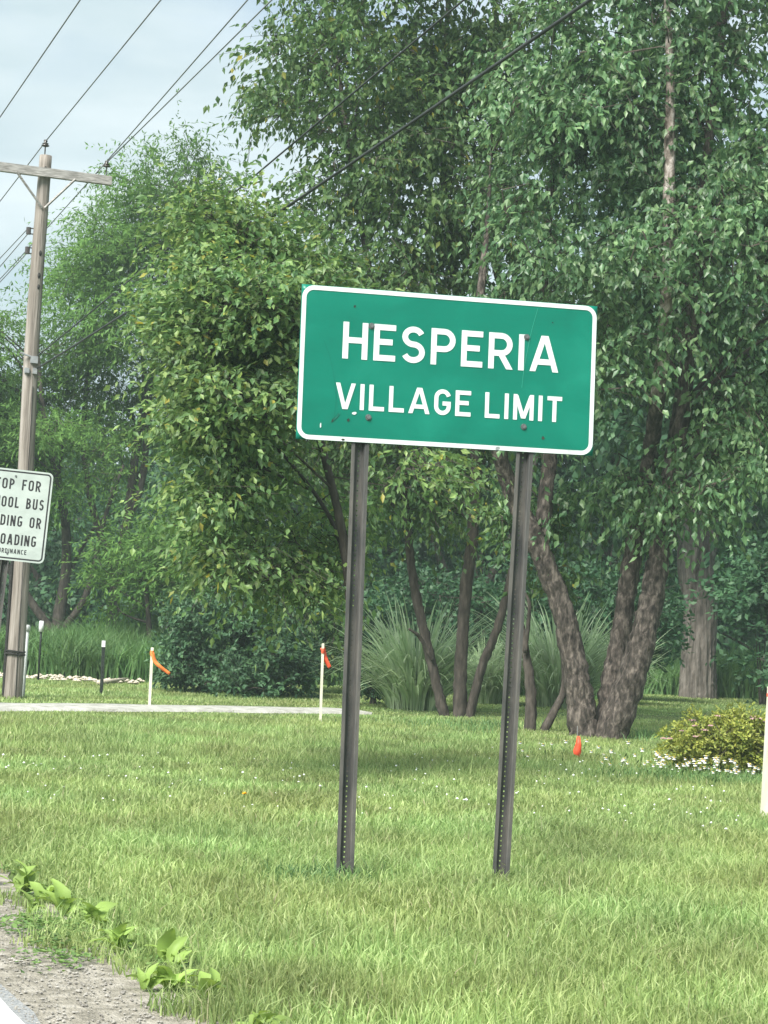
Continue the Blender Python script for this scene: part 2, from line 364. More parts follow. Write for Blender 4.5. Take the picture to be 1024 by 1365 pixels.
def make_tree(name, label, cat, stems, envs, ncl, ntw, nlf, tl, llen, lw, lmat, bark, group=None, seed=1, droop=.35, flat=.7, grav=.5,
              nlimb=16, limb_r=.03, shell=.5, gap=.42, gf=1.3, quads=4, twig_frac=.35, sides=12, jit=.06, up=.8, rnd=.6, stem_mats=None, taper_up=True, origin=None):
    q = np.random.default_rng(seed)
    o0 = origin if origin is not None else stems[0][0][:3]
    root = empty(name, (o0[0], o0[1], float(gz(o0[0], o0[1])))); tag(root, label, cat, group)
    off = np.array(root.location)
    sp = []
    for k, s in enumerate(stems):
        S = catmull(np.array(s), 14 if sides > 8 else 6); sp.append(S)
        mb = MB(); mb.tube(S[:, :3] - off + (q.normal(size=(len(S), 3)) * .035 * S[:, 3:4] if sides > 8 else 0), S[:, 3], sides, True, bark_jit(seed * 7 + k, jit))
        mb.build('trunk', stem_mats[k] if stem_mats else bark, root, True)
    allS = np.vstack(sp)
    C = sample_env(envs, ncl, q, shell, gap, gf, seed)
    ctr = np.array(envs)[:, :3].mean(0)
    # limbs
    br = MB(); pts = [allS[allS[:, 2] > allS[:, 2].min() + .25 * np.ptp(allS[:, 2])][:, :3]]
    lead = C[q.choice(len(C), size=min(nlimb, len(C)), replace=False)]
    for e in lead:
        hd = np.linalg.norm(allS[:, :2] - e[:2], axis=1); score = hd + 1.1 * np.abs(allS[:, 2] - (e[2] - .55 * hd))
        b = allS[score.argmin()]; mid = (b[:3] + e) / 2 + q.normal(size=3) * .12 + np.array([0, 0, .1 * np.linalg.norm(e - b[:3])])
        c = catmull([b[:3], mid, e], 6); r = np.linspace(max(.012, min(b[3] * .5, limb_r)), .006, len(c))
        br.tube(c - off, r, 5, False); pts.append(c)
    pts = np.vstack(pts)
    # one thin branch per cluster from the nearest wood
    # (clusters nearest the wood first; later ones may fork from those already joined)
    sub = pts[::max(1, len(pts) // 500)]
    near = np.array([np.linalg.norm(c - sub, axis=1).min() for c in C])
    for ch in np.array_split(np.argsort(near), max(1, len(C) // 30)):
        dd = np.linalg.norm(C[ch][:, None, :] - pts[None], axis=2) + .8 * np.maximum(0, pts[None, :, 2] - C[ch][:, None, 2])
        nb = pts[dd.argmin(1)]; mid = (nb + C[ch]) / 2 + q.normal(size=nb.shape) * .06
        for A, B, r1, r2 in ((nb, mid, .010, .007), (mid, C[ch], .007, .004)):
            V, F = prisms(A - off, B - off, r1 * llen / .11, r2 * llen / .11); br.add(V, F)
        pts = np.vstack([pts, C[ch]])
    (LV, LF), (tb, tt) = sprays(C, q, ntw, nlf, tl, droop, flat, llen, lw, ctr, grav, quads, up, rnd)
    if twig_frac > 0:
        k = q.choice(len(tb), int(len(tb) * twig_frac), replace=False)
        V, F = prisms(tb[k] - off, tt[k] - off, .004 * llen / .11, .0018 * llen / .11); br.add(V, F)
    br.build('branches', M['twig'] if bark is not M['bark_dark'] else M['bark_dark'], root)
    link('crown', fast_mesh('crown', LV - off, LF, None), lmat, root)
    return root

# ------------------------------------------------------------------ trees
# river birch with three leaning stems
make_tree('river_birch', 'tall birch with three leaning flaky stems, small orange marker flag at its foot', 'tree',
    [[(2.570,24.400,-0.078,0.208),(2.448,24.400,0.634,0.158),(2.186,24.400,1.612,0.136),(1.822,24.400,2.453,0.127),(1.525,24.400,2.983,0.099),(1.225,24.100,3.802,0.077),(1.030,24.100,5.058,0.054),(1.077,24.300,6.190,0.032),(1.083,24.400,7.134,0.009)],
     [(2.760,24.650,-0.084,0.181),(2.946,24.700,1.196,0.122),(3.034,24.700,2.115,0.113),(3.174,24.600,3.217,0.099),(3.206,24.100,4.264,0.090)],
     [(3.195,24.120,4.175,0.086),(3.214,23.900,4.689,0.081),(3.176,23.500,5.694,0.077),(3.123,23.400,7.002,0.063),(3.087,23.600,8.306,0.041),(2.948,23.900,10.034,0.027)],
     [(2.793,24.300,-0.078,0.199),(3.108,24.200,1.031,0.163),(3.280,24.300,1.937,0.140),(3.403,24.400,2.760,0.122),(3.544,24.400,4.133,0.104),(3.636,24.100,6.008,0.086),(3.687,24.100,7.380,0.063),(3.846,24.400,8.950,0.045),(3.964,24.400,10.548,0.027)],
     [(1.925,24.450,2.279,0.090),(1.959,24.600,2.972,0.090),(2.025,24.800,3.914,0.077),(1.844,24.900,5.409,0.054),(1.884,25.000,6.749,0.032),(1.883,25.000,7.793,0.009)]],
    [(2.008,24.200,7.502,1.255,2.200,1.344), (3.115,24.600,8.409,1.731,2.600,1.549), (4.304,24.800,7.394,1.378,2.400,2.204), (3.358,24.300,6.031,1.530,2.600,1.530),
     (1.890,24.100,5.919,1.071,2.000,1.160), (2.157,24.200,4.222,1.165,2.200,0.896), (3.982,24.300,4.145,1.170,2.400,1.080), (2.922,24.500,10.437,1.724,2.400,1.452), (5.220,24.800,5.379,1.102,2.200,1.929),
     (3.795,24.000,3.116,1.067,2.000,0.551), (2.593,24.500,3.272,1.089,1.800,0.590), (1.604,24.600,3.137,0.547,1.400,0.547)],
    1350, 6, 8, .60, .108, .58, M['leaf_birch'], M['bark_river'], 'leafy trees behind the green sign', seed=11, droop=.5, grav=.85, nlimb=34, limb_r=.035, gap=.45, gf=2.0,
    stem_mats=[M['bark_river'], M['bark_river'], M['bark_pale'], M['bark_river'], M['bark_river']], jit=.13, sides=18)

# second, darker multi-stemmed tree that fills the top of the picture
make_tree('multi_stem_tree', 'dark multi-stemmed tree with thin crooked trunks in front of the ornamental grass', 'tree',
    [[(1.001,27.600,-0.030,0.077),(0.807,27.600,0.600,0.066),(0.510,27.600,1.656,0.066),(0.357,27.600,2.467,0.056),(0.120,27.300,4.070,0.051),(-0.266,27.100,5.657,0.046),(-0.658,27.100,7.376,0.036),(-0.958,27.600,9.048,0.026)],
     [(1.163,27.600,-0.002,0.097),(1.141,27.600,0.871,0.087),(1.173,27.600,1.894,0.082),(1.231,27.600,2.819,0.072),(1.126,27.600,4.565,0.066),(0.723,27.600,6.516,0.056),(0.538,27.600,8.179,0.041),(0.534,27.600,10.391,0.031)],
     [(1.283,27.600,0.045,0.072),(1.431,27.600,0.784,0.061),(1.662,27.600,1.510,0.056),(1.829,27.600,2.746,0.051),(1.723,27.600,5.009,0.046),(1.205,27.200,6.774,0.041),(1.226,27.600,8.949,0.031)],
     [(0.761,27.500,0.854,0.026),(0.571,27.400,1.150,0.026),(0.412,27.300,1.263,0.015)]],
    [(-1.140,27.000,8.869,1.050,2.000,1.150), (-0.005,27.200,8.569,1.511,2.400,1.410), (1.007,27.400,8.988,1.319,2.200,1.319), (-0.712,27.200,10.404,1.612,2.200,1.108), (0.899,27.300,6.881,1.416,2.400,1.213),
     (-0.436,27.200,6.998,1.209,2.200,0.907), (0.148,27.000,5.458,1.500,2.200,1.100), (1.240,27.400,4.137,1.218,1.900,1.116), (0.469,27.600,3.294,1.431,1.900,0.767), (1.546,27.500,10.832,1.630,2.200,1.120), (-1.821,27.000,8.320,0.420,1.200,0.600), (-0.694,27.400,4.039,1.116,1.800,1.015)],
    1250, 6, 7, .60, .108, .55, M['leaf_mid'], M['bark_dark'], 'leafy trees behind the green sign', seed=23, droop=.42, grav=.8, nlimb=30, limb_r=.03, gap=.46, gf=1.8, jit=.14)

# small lime-green tree standing nearer, its trunk behind the left sign post
make_tree('lime_tree', 'small yellow-green broad-leaved tree, trunk behind the left post of the green sign', 'tree',
    [[(-0.200,16.600,0.002,0.049),(-0.202,16.600,0.630,0.046),(-0.215,16.600,1.242,0.043),(-0.320,16.600,1.975,0.037),(-0.531,16.600,2.706,0.031),(-0.789,16.600,3.500,0.025),(-1.026,16.600,4.112,0.015),(-1.183,16.600,4.480,0.005)],
     [(-0.265,16.650,1.732,0.028),(-0.446,16.800,2.164,0.018),(-0.785,16.900,2.592,0.015),(-1.181,16.900,2.951,0.012),(-1.477,16.900,3.189,0.006)]],
    [(-1.314,16.700,4.493,0.513,1.100,0.445), (-1.476,16.500,3.761,0.452,1.100,0.440), (-0.960,16.600,3.803,0.486,1.200,0.609), (-1.336,16.400,3.015,0.449,1.100,0.383), (-0.845,16.600,2.814,0.430,1.200,0.443),
     (-1.242,16.500,2.292,0.403,1.000,0.275), (-0.632,16.800,2.154,0.436,1.000,0.305), (-1.465,16.700,4.959,0.241,0.700,0.247), (-1.278,16.500,1.830,0.379,0.700,0.220), (-0.762,16.700,1.739,0.408,0.800,0.247), (-1.498,16.400,2.089,0.243,0.600,0.182), (0.276,16.500,2.584,0.318,0.700,0.165), (-0.672,16.400,4.343,0.292,0.800,0.328), (-0.272,16.600,2.471,0.271,0.600,0.221)],
    900, 6, 8, .52, .074, .55, M['leaf_lime'], M['bark_dark'], 'leafy trees behind the green sign', seed=31, droop=.30, flat=.32, grav=.25, nlimb=7, limb_r=.011, gap=.5, gf=3.0, rnd=.45, up=.9)

# low dark leaning stems beside the birch
make_tree('young_tree', 'low dark young tree with two leaning stems beside the big birch', 'tree',
    [[(1.913,24.900,-0.069,0.078),(1.914,24.900,0.499,0.069),(1.811,24.900,1.137,0.046),(1.670,24.900,1.774,0.032),(1.595,24.900,2.602,0.023)],
     [(2.017,24.950,-0.048,0.060),(2.207,25.000,0.326,0.051),(2.331,25.100,0.652,0.042),(2.275,25.200,1.250,0.028),(2.129,25.200,1.802,0.018)],
     [(1.808,24.800,1.046,0.028),(1.830,24.700,1.596,0.023),(1.767,24.700,1.776,0.014)]],
    [(1.670,25.200,2.621,0.560,0.800,0.420), (2.218,25.300,2.090,0.422,0.600,0.328)], 45, 5, 6, .4, .10, .55, M['leaf_mid'], M['bark_dark'], seed=37, nlimb=4, limb_r=.012, jit=.1)

# old furrowed trunk with its crown above the birch leaves
def furrow(a, m):
    z = np.linspace(0, 1, m)[:, None]; aa = a[None, :]; q = np.random.default_rng(4); s = 0
    for k in (7, 11, 13, 17, 19, 23):
        s = s + (1 - np.abs(np.sin(.5 * aa * k + q.uniform(0, 6.28) + q.uniform(.3, .9) * np.sin(z * q.uniform(5, 14) + q.uniform(0, 6.28))))) ** 2
    flare = .06 * np.exp(-z * 14) * (1 + .5 * np.sin(aa * 5))
    return 1.06 - .13 * s / 2.2 + flare + q.normal(size=(m, len(a))) * .02
et = make_tree('old_shade_tree', 'thick straight grey trunk with deeply furrowed bark behind the yellow shrub', 'tree',
    [[(6.603,42.500,3.167,0.236),(6.424,42.500,5.929,0.189),(6.045,42.500,9.263,0.126)]],
    [(6.579,43.000,5.988,2.707,4.000,2.070), (7.607,43.000,8.299,3.026,4.000,2.389), (4.868,44.000,7.486,2.770,4.000,2.444), (5.887,43.000,10.971,3.185,4.000,2.389), (7.544,43.000,3.952,1.274,2.000,0.796)],
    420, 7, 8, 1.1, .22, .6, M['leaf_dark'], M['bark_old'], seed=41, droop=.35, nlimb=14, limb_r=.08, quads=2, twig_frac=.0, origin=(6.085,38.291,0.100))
S = catmull(np.array([(6.742,42.500,-0.126,0.394),(6.730,42.500,0.891,0.354),(6.731,42.500,1.991,0.338),(6.588,42.500,2.772,0.370),(6.619,42.500,3.531,0.409),(6.547,42.500,4.508,0.315)]), 22)
Vt, Qt = tube(S[:, :3] - np.array(et.location), S[:, 3], 90, furrow)
link('trunk', fast_mesh('trunk', Vt, None, Qt, True), M['bark_old'], et)

# feathery locust trees at the left
LG = 'feathery trees at the wood edge'
def locust(label, stems, envs, n, seed, mat='leaf_locust', lim=18):
    make_tree('locust_tree', label, 'tree', stems, envs, n, 9, 16, 1.0, .125, .30, M[mat], M['bark_dark'], LG, seed=seed, droop=.28, flat=.28, grav=.22, nlimb=lim, limb_r=.07,
              gap=.5, gf=1.3, quads=2, twig_frac=.12, sides=8, up=1.1, rnd=.45, jit=.08)
locust('tall feathery tree with fine bright green leaves right of the wooden utility pole',
    [[(-5.818,45.000,-0.201,0.150),(-5.886,45.000,1.540,0.125),(-5.692,45.000,3.386,0.108),(-5.548,45.000,5.237,0.092),(-5.180,45.000,7.616,0.075),(-4.727,45.000,10.012,0.050),(-4.476,45.000,11.558,0.033)], [(-5.875,45.000,2.207,0.100),(-6.349,45.000,3.185,0.083),(-6.747,45.000,4.840,0.067),(-6.741,45.000,7.029,0.050),(-6.672,45.000,8.724,0.033)], [(-5.659,45.000,3.387,0.083),(-5.407,45.000,4.237,0.075),(-5.400,45.000,5.581,0.067),(-5.570,45.000,7.089,0.050)]],
    [(-4.359,45.000,10.967,1.667,3.000,1.033), (-5.473,45.000,9.804,1.667,3.000,1.167), (-3.935,46.000,9.557,1.874,3.000,1.363), (-6.495,45.000,8.564,1.500,3.000,1.167), (-4.929,45.000,7.628,2.000,3.500,1.333), (-6.731,45.000,6.861,1.333,3.000,1.000), (-3.299,46.000,7.340,1.704,3.000,1.704), (-5.435,46.000,5.681,2.044,3.000,1.022)], 640, 51)
locust('spreading feathery tree with leaning dark trunks behind the wooden utility pole',
    [[(-6.669,43.000,-0.191,0.159),(-6.771,43.000,0.994,0.135),(-6.678,43.000,2.113,0.111),(-6.801,43.000,3.384,0.088),(-7.314,43.000,5.281,0.064),(-7.561,43.000,6.718,0.040)], [(-6.784,43.000,0.676,0.104),(-7.403,43.000,1.439,0.088),(-7.922,43.000,2.130,0.072),(-8.622,43.000,3.132,0.056)], [(-6.698,43.000,0.839,0.080),(-6.259,43.000,1.497,0.072),(-6.084,43.000,2.302,0.064),(-5.917,43.000,3.269,0.048),(-5.583,43.000,4.406,0.032)]],
    [(-7.391,43.000,6.565,1.274,3.000,1.115), (-8.131,43.000,5.561,1.433,3.000,1.274), (-6.826,43.000,5.145,1.433,3.000,0.956), (-9.309,43.000,6.467,1.593,3.000,1.433), (-6.083,44.000,3.804,1.467,2.500,0.815), (-7.885,44.000,3.876,1.467,2.500,0.815)], 430, 52)
locust('low feathery young tree spreading over the tall grass bank',
    [[(-4.201,38.500,0.126,0.064),(-4.313,38.500,0.830,0.057),(-4.432,38.500,1.678,0.043),(-4.615,38.500,2.382,0.029)], [(-4.189,38.500,0.410,0.043),(-3.974,38.500,1.132,0.036),(-3.808,38.500,1.995,0.029)]],
    [(-4.662,38.500,1.952,1.069,1.400,0.642), (-3.832,38.500,2.422,0.998,1.500,0.784), (-5.324,38.500,1.064,0.713,1.200,0.314), (-4.124,38.500,1.267,0.998,1.200,0.570)], 150, 53, lim=8)

# dark trees of the wood behind
BG = 'dark trees of the wood behind'
def wood_tree(label, bx, by, Yd, envs, n, seed, w=22):
    x0, y0, z0 = bx, Yd, float(gz(bx, Yd)); h = max(e[2] for e in envs)
    stems = [[(x0, y0, z0 - .1, w), (x0 + .2, y0, z0 + h * .3, w * .8), (x0 - .1, y0, z0 + h * .6, w * .5), (x0 + .2, y0, h, w * .2)],
             [(x0 + .05, y0, z0 + h * .2, w * .6), (x0 + 1.0, y0 - .5, z0 + h * .45, w * .4), (x0 + 1.5, y0 - .8, z0 + h * .7, w * .2)],
             [(x0, y0, z0 + h * .15, w * .6), (x0 - .9, y0 - .4, z0 + h * .4, w * .4), (x0 - 1.6, y0 - .6, z0 + h * .65, w * .2)]]
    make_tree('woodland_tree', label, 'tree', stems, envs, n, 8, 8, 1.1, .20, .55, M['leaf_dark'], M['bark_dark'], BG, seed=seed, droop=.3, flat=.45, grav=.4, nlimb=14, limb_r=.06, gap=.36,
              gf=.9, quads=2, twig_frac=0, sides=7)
wood_tree('dark tree of the wood behind, seen between the sign posts', 2.2, 0, 50, [(0.108,50.000,4.874,3.148,4.000,2.222), (2.034,50.000,3.484,2.778,4.000,2.037), (0.716,51.000,8.028,3.778,4.000,2.833), (1.719,49.000,1.610,2.904,2.500,1.089), (-0.653,49.000,1.853,2.178,2.500,1.270)], 480, 61, .22)
wood_tree('dark tree of the wood behind, seen between the birch stems', 6.0, 0, 54, [(5.779,54.000,4.242,3.200,4.000,2.400), (4.899,52.000,1.785,3.274,3.000,1.156), (6.456,54.000,7.095,4.000,4.000,3.000), (3.647,54.000,6.952,3.200,4.000,3.000)], 430, 62, .22)
wood_tree('dark tree of the wood behind, seen beyond the thick furrowed trunk', 11.5, 0, 52, [(9.820,52.000,3.962,2.889,4.000,2.504), (11.659,52.000,6.380,3.081,4.000,3.852), (11.436,52.000,2.115,2.889,3.000,1.348), (8.496,53.000,2.560,2.159,3.000,1.570)], 380, 63, .2)
wood_tree('dark tree of the wood behind, seen above the round dark bush', -2.5, 0, 55, [(-3.755,55.000,5.035,3.259,4.000,2.648), (-4.954,54.000,2.495,3.400,3.000,1.800), (-2.098,53.000,2.220,2.356,3.000,1.570), (-2.866,55.000,7.545,2.852,4.000,2.648)], 380, 64, .2)
wood_tree('dark tree of the wood behind, seen past the leaning trunks by the utility pole', -9.5, 0, 56, [(-9.351,56.000,3.572,2.904,4.000,2.281), (-12.096,56.000,4.266,2.904,4.000,3.319), (-7.246,55.000,1.794,2.444,3.000,1.222), (-10.493,54.000,1.414,2.600,3.000,1.200)], 360, 65, .2)

# the far mass of the wood closing the horizon
q = np.random.default_rng(5)
nC = 4200; C = np.stack([q.uniform(-26, 30, nC), q.uniform(66, 74, nC), q.uniform(.03, 1, nC) ** 1.2 * (6.5 + 1.6 * np.sin(np.linspace(0, 9, nC)))], 1)
(LV, LF), _ = sprays(C, q, 6, 6, 1.5, .3, .5, .42, .6, np.array([2, 80, 2.]), .4, 2)
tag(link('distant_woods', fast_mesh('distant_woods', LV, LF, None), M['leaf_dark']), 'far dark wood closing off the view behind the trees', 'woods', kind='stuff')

# ------------------------------------------------------------------ shrubs
def make_shrub(name, label, base, envs, n, ntw, nlf, tl, llen, lw, mat, seed, group=None, droop=.2, flat=.8, grav=.1, quads=4, gap=.33, gf=3.0, cat='shrub'):
    b = (envs[0][0], envs[0][1], float(gz(envs[0][0], envs[0][1]))); stems = []
    for k in range(5):
        a = k * 1.26 + seed; rr = .12 * max(e[3] for e in envs); th = .5 * (max(e[2] + .5 * e[5] for e in envs) - b[2])
        stems.append([(b[0] + .05 * math.cos(a), b[1] + .05 * math.sin(a), b[2] - .03, .02), (b[0] + rr * math.cos(a), b[1] + rr * math.sin(a), b[2] + th * .5, .014), (b[0] + 1.7 * rr * math.cos(a), b[1] + 1.7 * rr * math.sin(a), b[2] + th, .007)])
    return make_tree(name, label, cat, stems, envs, n, ntw, nlf, tl, llen, lw, mat, M['bark_dark'], group, seed=seed, droop=droop, flat=flat, grav=grav, nlimb=8, limb_r=.012, gap=gap, gf=gf,
                     quads=quads, twig_frac=.2, sides=6, shell=.33, origin=b)
make_shrub('round_bush', 'large rounded dark green bush behind the path between the two ribbon stakes', (-1.954,28.792,0.100),
    [(-2.128,31.600,0.752,1.170,1.200,0.726), (-2.408,31.800,1.323,0.883,1.000,0.530), (-1.626,31.800,1.010,0.707,0.900,0.648), (-2.937,31.600,0.595,0.527,0.800,0.527), (-1.964,31.200,0.364,1.098,1.000,0.324)], 620, 6, 7, .26, .085, .6, M['leaf_bush'], 71)
make_shrub('thicket_shrub', 'loose grey-green shrub rising above the round dark bush', (-1.771,34.318,0.100),
    [(-2.219,34.000,1.720,1.007,0.900,0.504), (-1.332,34.000,1.639,0.756,0.900,0.630), (-0.923,34.000,1.031,0.504,0.800,0.756), (-2.965,34.000,1.556,0.630,0.800,0.378)], 260, 6, 7, .32, .10, .5, M['leaf_mid'], 72)
make_shrub('side_shrub', 'dark layered shrub to the right of the thick furrowed trunk', (9.019,48.396,0.100),
    [(7.631,40.000,2.164,0.889,1.200,0.741), (8.137,40.000,1.746,0.889,1.200,0.889), (7.481,40.000,1.491,0.474,0.900,0.370), (8.170,40.000,2.785,1.037,1.200,0.741), (7.941,39.600,0.931,0.880,1.000,0.381)], 170, 7, 8, .6, .15, .5, M['leaf_dark'], 73, flat=.3, quads=2)
make_shrub('small_bush', 'small dark bush at the foot of the ornamental grass by the left post', (-0.013,27.169,0.100),
    [(-0.022,30.200,0.322,0.246,0.300,0.313), (0.048,30.300,0.489,0.180,0.250,0.224)], 45, 5, 6, .16, .07, .6, M['leaf_bush'], 74)
make_shrub('understorey_shrub', 'dark low shrub filling the gap behind the left ornamental grass clump', (-0.378,34.526,0.100),
    [(-0.319,36.000,1.181,0.800,1.200,0.667), (0.738,37.000,1.780,0.822,1.200,0.548), (1.852,37.000,1.425,0.822,1.200,0.685)], 240, 6, 7, .4, .11, .55, M['leaf_dark'], 75, quads=2)
make_shrub('understorey_shrub', 'dark low shrub filling the gap left of the thick furrowed trunk', (5.599,43.349,0.100),
    [(4.978,39.000,1.585,0.867,1.200,0.722), (4.094,39.000,1.973,0.867,1.200,0.578), (3.084,39.000,1.922,0.867,1.200,0.722)], 250, 6, 7, .42, .12, .55, M['leaf_dark'], 76, quads=2)
sp_ = make_shrub('flowering_shrub', 'low yellow-green shrub with faded pink flower heads above the white daisies', (3.363,19.833,0.004),
    [(3.344,19.800,0.318,0.455,0.420,0.293), (3.560,19.800,0.402,0.308,0.400,0.249), (3.018,19.700,0.235,0.277,0.320,0.233), (3.748,19.800,0.266,0.249,0.360,0.264)], 620, 5, 6, .12, .042, .5, M['leaf_spirea'], 77, grav=-.3, gap=.3, gf=6)
q = np.random.default_rng(78)
off = np.array(sp_.location)
for k in range(16):
    e = [(3.345,19.800,0.303,0.455,0.420,0.264), (3.562,19.800,0.365,0.308,0.400,0.249), (3.041,19.700,0.214,0.263,0.320,0.190)][k % 3]
    d = q.normal(size=3); d[2] = abs(d[2]) + .6; d[1] = -abs(d[1]); d /= np.linalg.norm(d); p = np.array(e[:3]) + d * np.array(e[3:]) * 1.08 - off
    mb = MB()
    for j in range(14):
        a = q.uniform(0, 6.28); r = .032 * math.sqrt(q.uniform()); c = p + np.array([r * math.cos(a), r * math.sin(a), .012 - 8 * r * r])
        mb.box(c, (.005, .005, .004))
    mb.build('flower_head', M['pink'], sp_)

# ornamental grass clumps
def ornamental(label, base, n, h, w, seed):
    q = np.random.default_rng(seed); root = empty('ornamental_grass', base); tag(root, label, 'grass clump', 'ornamental grass clumps')
    K = 8; a = q.uniform(0, 6.28, n); r0 = w * .22 * np.sqrt(q.uniform(0, 1, n)); hh = h * q.uniform(.4, 1.12, n); sp = w * q.uniform(.08, .75, n)
    s = np.linspace(0, 1, K)[None, :]
    rad = r0[:, None] + sp[:, None] * (s ** 1.5); dr = q.uniform(.15, 1.25, n)[:, None]
    z = hh[:, None] * (1.55 * s - .75 * s ** 2.2 * (.35 + dr)); z = np.maximum(z, -.02)
    P = np.stack([np.cos(a)[:, None] * rad, np.sin(a)[:, None] * rad, z], -1)
    wd = .020 * (1 - s) ** .6 * (.55 + .45 * np.minimum(1, s * 5)) + .001
    tw = a + q.normal(size=n) * .5 + 1.57
    S = np.stack([np.cos(tw), np.sin(tw), np.zeros(n)], -1)[:, None, :] * wd[..., None]
    V = np.stack([P - S, P + S], 2).reshape(-1, 3)
    b = np.arange(n)[:, None] * K * 2 + np.arange(K - 1)[None, :] * 2
    link('blades', fast_mesh('blades', V, None, np.stack([b, b + 1, b + 3, b + 2], -1), True), M['misc'], root)
ornamental('tall fountain of pale arching grass between the two sign posts', (0.587,29.323,0.100), 900, 1.377, 1.843, 81)
ornamental('tall fountain of pale arching grass behind the left birch stem', (2.974,32.770,0.100), 900, 1.630, 1.972, 82)
ornamental('smaller arching grass clump behind the crooked dark trunks', (1.819,33.131,0.100), 500, 1.037, 1.296, 83)
ornamental('smaller arching grass clump between the birch stems', (4.395,36.466,0.100), 450, 1.233, 1.233, 84)

# ------------------------------------------------------------------ grass
def blades(P, H, Wd, q, segs=2, lean=.5):
    n = len(P); a = q.uniform(0, 6.28, n); ln = np.abs(q.normal(size=n)) * lean + .12
    d = np.stack([np.cos(a), np.sin(a), np.zeros(n)], -1); f = q.uniform(0, 6.28, n); S = np.stack([np.cos(f), np.sin(f), np.zeros(n)], -1) * (Wd / 2)[:, None]
    up = np.array([0, 0, 1.]); Hc = H[:, None]; lc = ln[:, None]
    if segs == 1:
        V = np.stack([P - S, P + S, P + up * Hc + d * Hc * lc], 1); b = np.arange(n)[:, None, None] * 3
        return V.reshape(-1, 3), (np.array([[0, 1, 2]])[None] + b).reshape(-1, 3)
    m = P + up * Hc * .6 + d * Hc * lc * .3; t = P + up * Hc * (1 - .12 * lc) + d * Hc * lc
    V = np.stack([P - S, P + S, m - S * .8, m + S * .8, t], 1); b = np.arange(n)[:, None, None] * 5
    return V.reshape(-1, 3), (np.array([[0, 1, 3], [0, 3, 2], [2, 3, 4]])[None] + b).reshape(-1, 3)

wpos = [(-1.516,9.272,0.000), (-1.360,8.937,0.000), (-1.149,8.562,0.000), (-1.016,8.316,0.000), (-0.921,7.926,0.000), (-0.773,7.640,0.000), (-1.255,8.789,0.000), (-0.846,7.806,0.000), (-1.663,9.477,0.000), (-0.595,7.144,0.000), (-0.660,7.429,0.000), (-0.547,7.072,0.000), (-0.459,6.942,0.000), (-0.315,6.532,0.000)]
wq = np.random.default_rng(14)
wpos = [(w[0] + RN[0] * a + RD[0] * b, w[1] + RN[1] * a + RD[1] * b) for w, a, b in ((w, wq.normal() * .045 - .075, wq.normal() * .09) for w in wpos)]
q = np.random.default_rng(3)
def scatter(y0, y1, dens, xm=1.3):
    w1 = .2 * y1 + xm; n = int(dens * (y1 - y0) * 2 * w1)
    x = q.uniform(-w1, w1, n); y = q.uniform(y0, y1, n); w = .2 * y + xm
    k = (np.abs(x - .03 * y) < w); x, y = x[k], y[k]
    a = lat(x, y); edge = 1.80 + .10 * np.sin(y * 2.1) + .07 * np.sin(y * 5.3 + 1) + .06 * np.sin(y * 11)
    po = np.abs(path_off(x, y)); pt = path_t(x, y)
    k = (a > edge + np.abs(q.normal(size=len(x))) * .06 - .05) & ~((po < PHW * (.93 + .12 * np.sin(pt * 4.3))) & (pt < 4.6))
    for w in wpos:
        k &= (x - w[0]) ** 2 + (y - w[1]) ** 2 > .11 ** 2
    return x[k], y[k], po[k]
allV, allF, nv = [], [], 0
for y0, y1, dens, segs, w0 in ((5.2, 8.5, 3600, 2, .0060), (8.5, 12.5, 2700, 2, .0072), (12.5, 18, 1500, 2, .0095), (18, 25, 1100, 1, .016), (25, 34, 700, 1, .022), (34, 44, 350, 1, .03)):
    x, y, po = scatter(y0, y1, dens)
    P = np.stack([x, y, gz(x, y) - .004], -1); P2 = P.copy(); P2[:, 2] = 0
    big = vnoise(P2, .9, 3); fine = vnoise(P2, 4.5, 4)
    H = .074 * (.55 + .55 * big + .45 * fine) * q.uniform(.5, 1.25, len(x))
    H *= np.interp(y, [6, 11, 16, 20, 24, 30], [1.1, 1.05, .95, .95, .62, .5])
    H *= np.clip(.4 + (po - PHW) * .5, .38, 1)
    H *= 1 + (q.uniform(0, 1, len(x)) > .985) * q.uniform(.4, 1.3, len(x))
    V, F = blades(P, H, w0 * q.uniform(.7, 1.3, len(x)), q, segs, .55)
    allV.append(V); allF.append(F + nv); nv += len(V)
tag(link('lawn_grass', fast_mesh('lawn_grass', np.vstack(allV), np.vstack(allF), None), M['blade']), 'roadside lawn of uneven green grass blades', 'grass', kind='stuff')

def tall_patch(name, label, xr, yr, n, h, w, mat, seed, lean=.45, soft=False):
    q = np.random.default_rng(seed); x = q.uniform(*xr, n); y = q.uniform(*yr, n)
    if soft: x = np.mean(xr) + q.normal(size=n) * np.ptp(xr) * .27; y = np.mean(yr) + q.normal(size=n) * np.ptp(yr) * .27
    P = np.stack([x, y, gz(x, y) - .01], -1)
    k = vnoise(P, 1.2, seed) > .22; P = P[k]; x = x[k]; H = h * q.uniform(.5, 1.15, len(P)) * (.7 + .6 * vnoise(P, 1.6, seed + 1))
    V, F = blades(P, H, w * q.uniform(.7, 1.3, len(P)), q, 2, lean)
    return tag(link(name, fast_mesh(name, V, F, None), mat), label, 'grass', kind='stuff')
tall_patch('tall_grass', 'bank of tall unmown grass behind the utility pole', (-10.5, -2.2), (34.5, 40), 26000, .82, .030, M['blade_tall'], 91)
tall_patch('undergrowth', 'dark tall undergrowth around the thick furrowed trunk', (3.5, 12.5), (43.2, 47), 16000, .85, .034, M['blade_tall'], 92)
tall_patch('undergrowth', 'dark tall undergrowth in front of the wood behind the ornamental grass', (-2.5, 4.5), (38, 43), 12000, .6, .032, M['blade_tall'], 93)
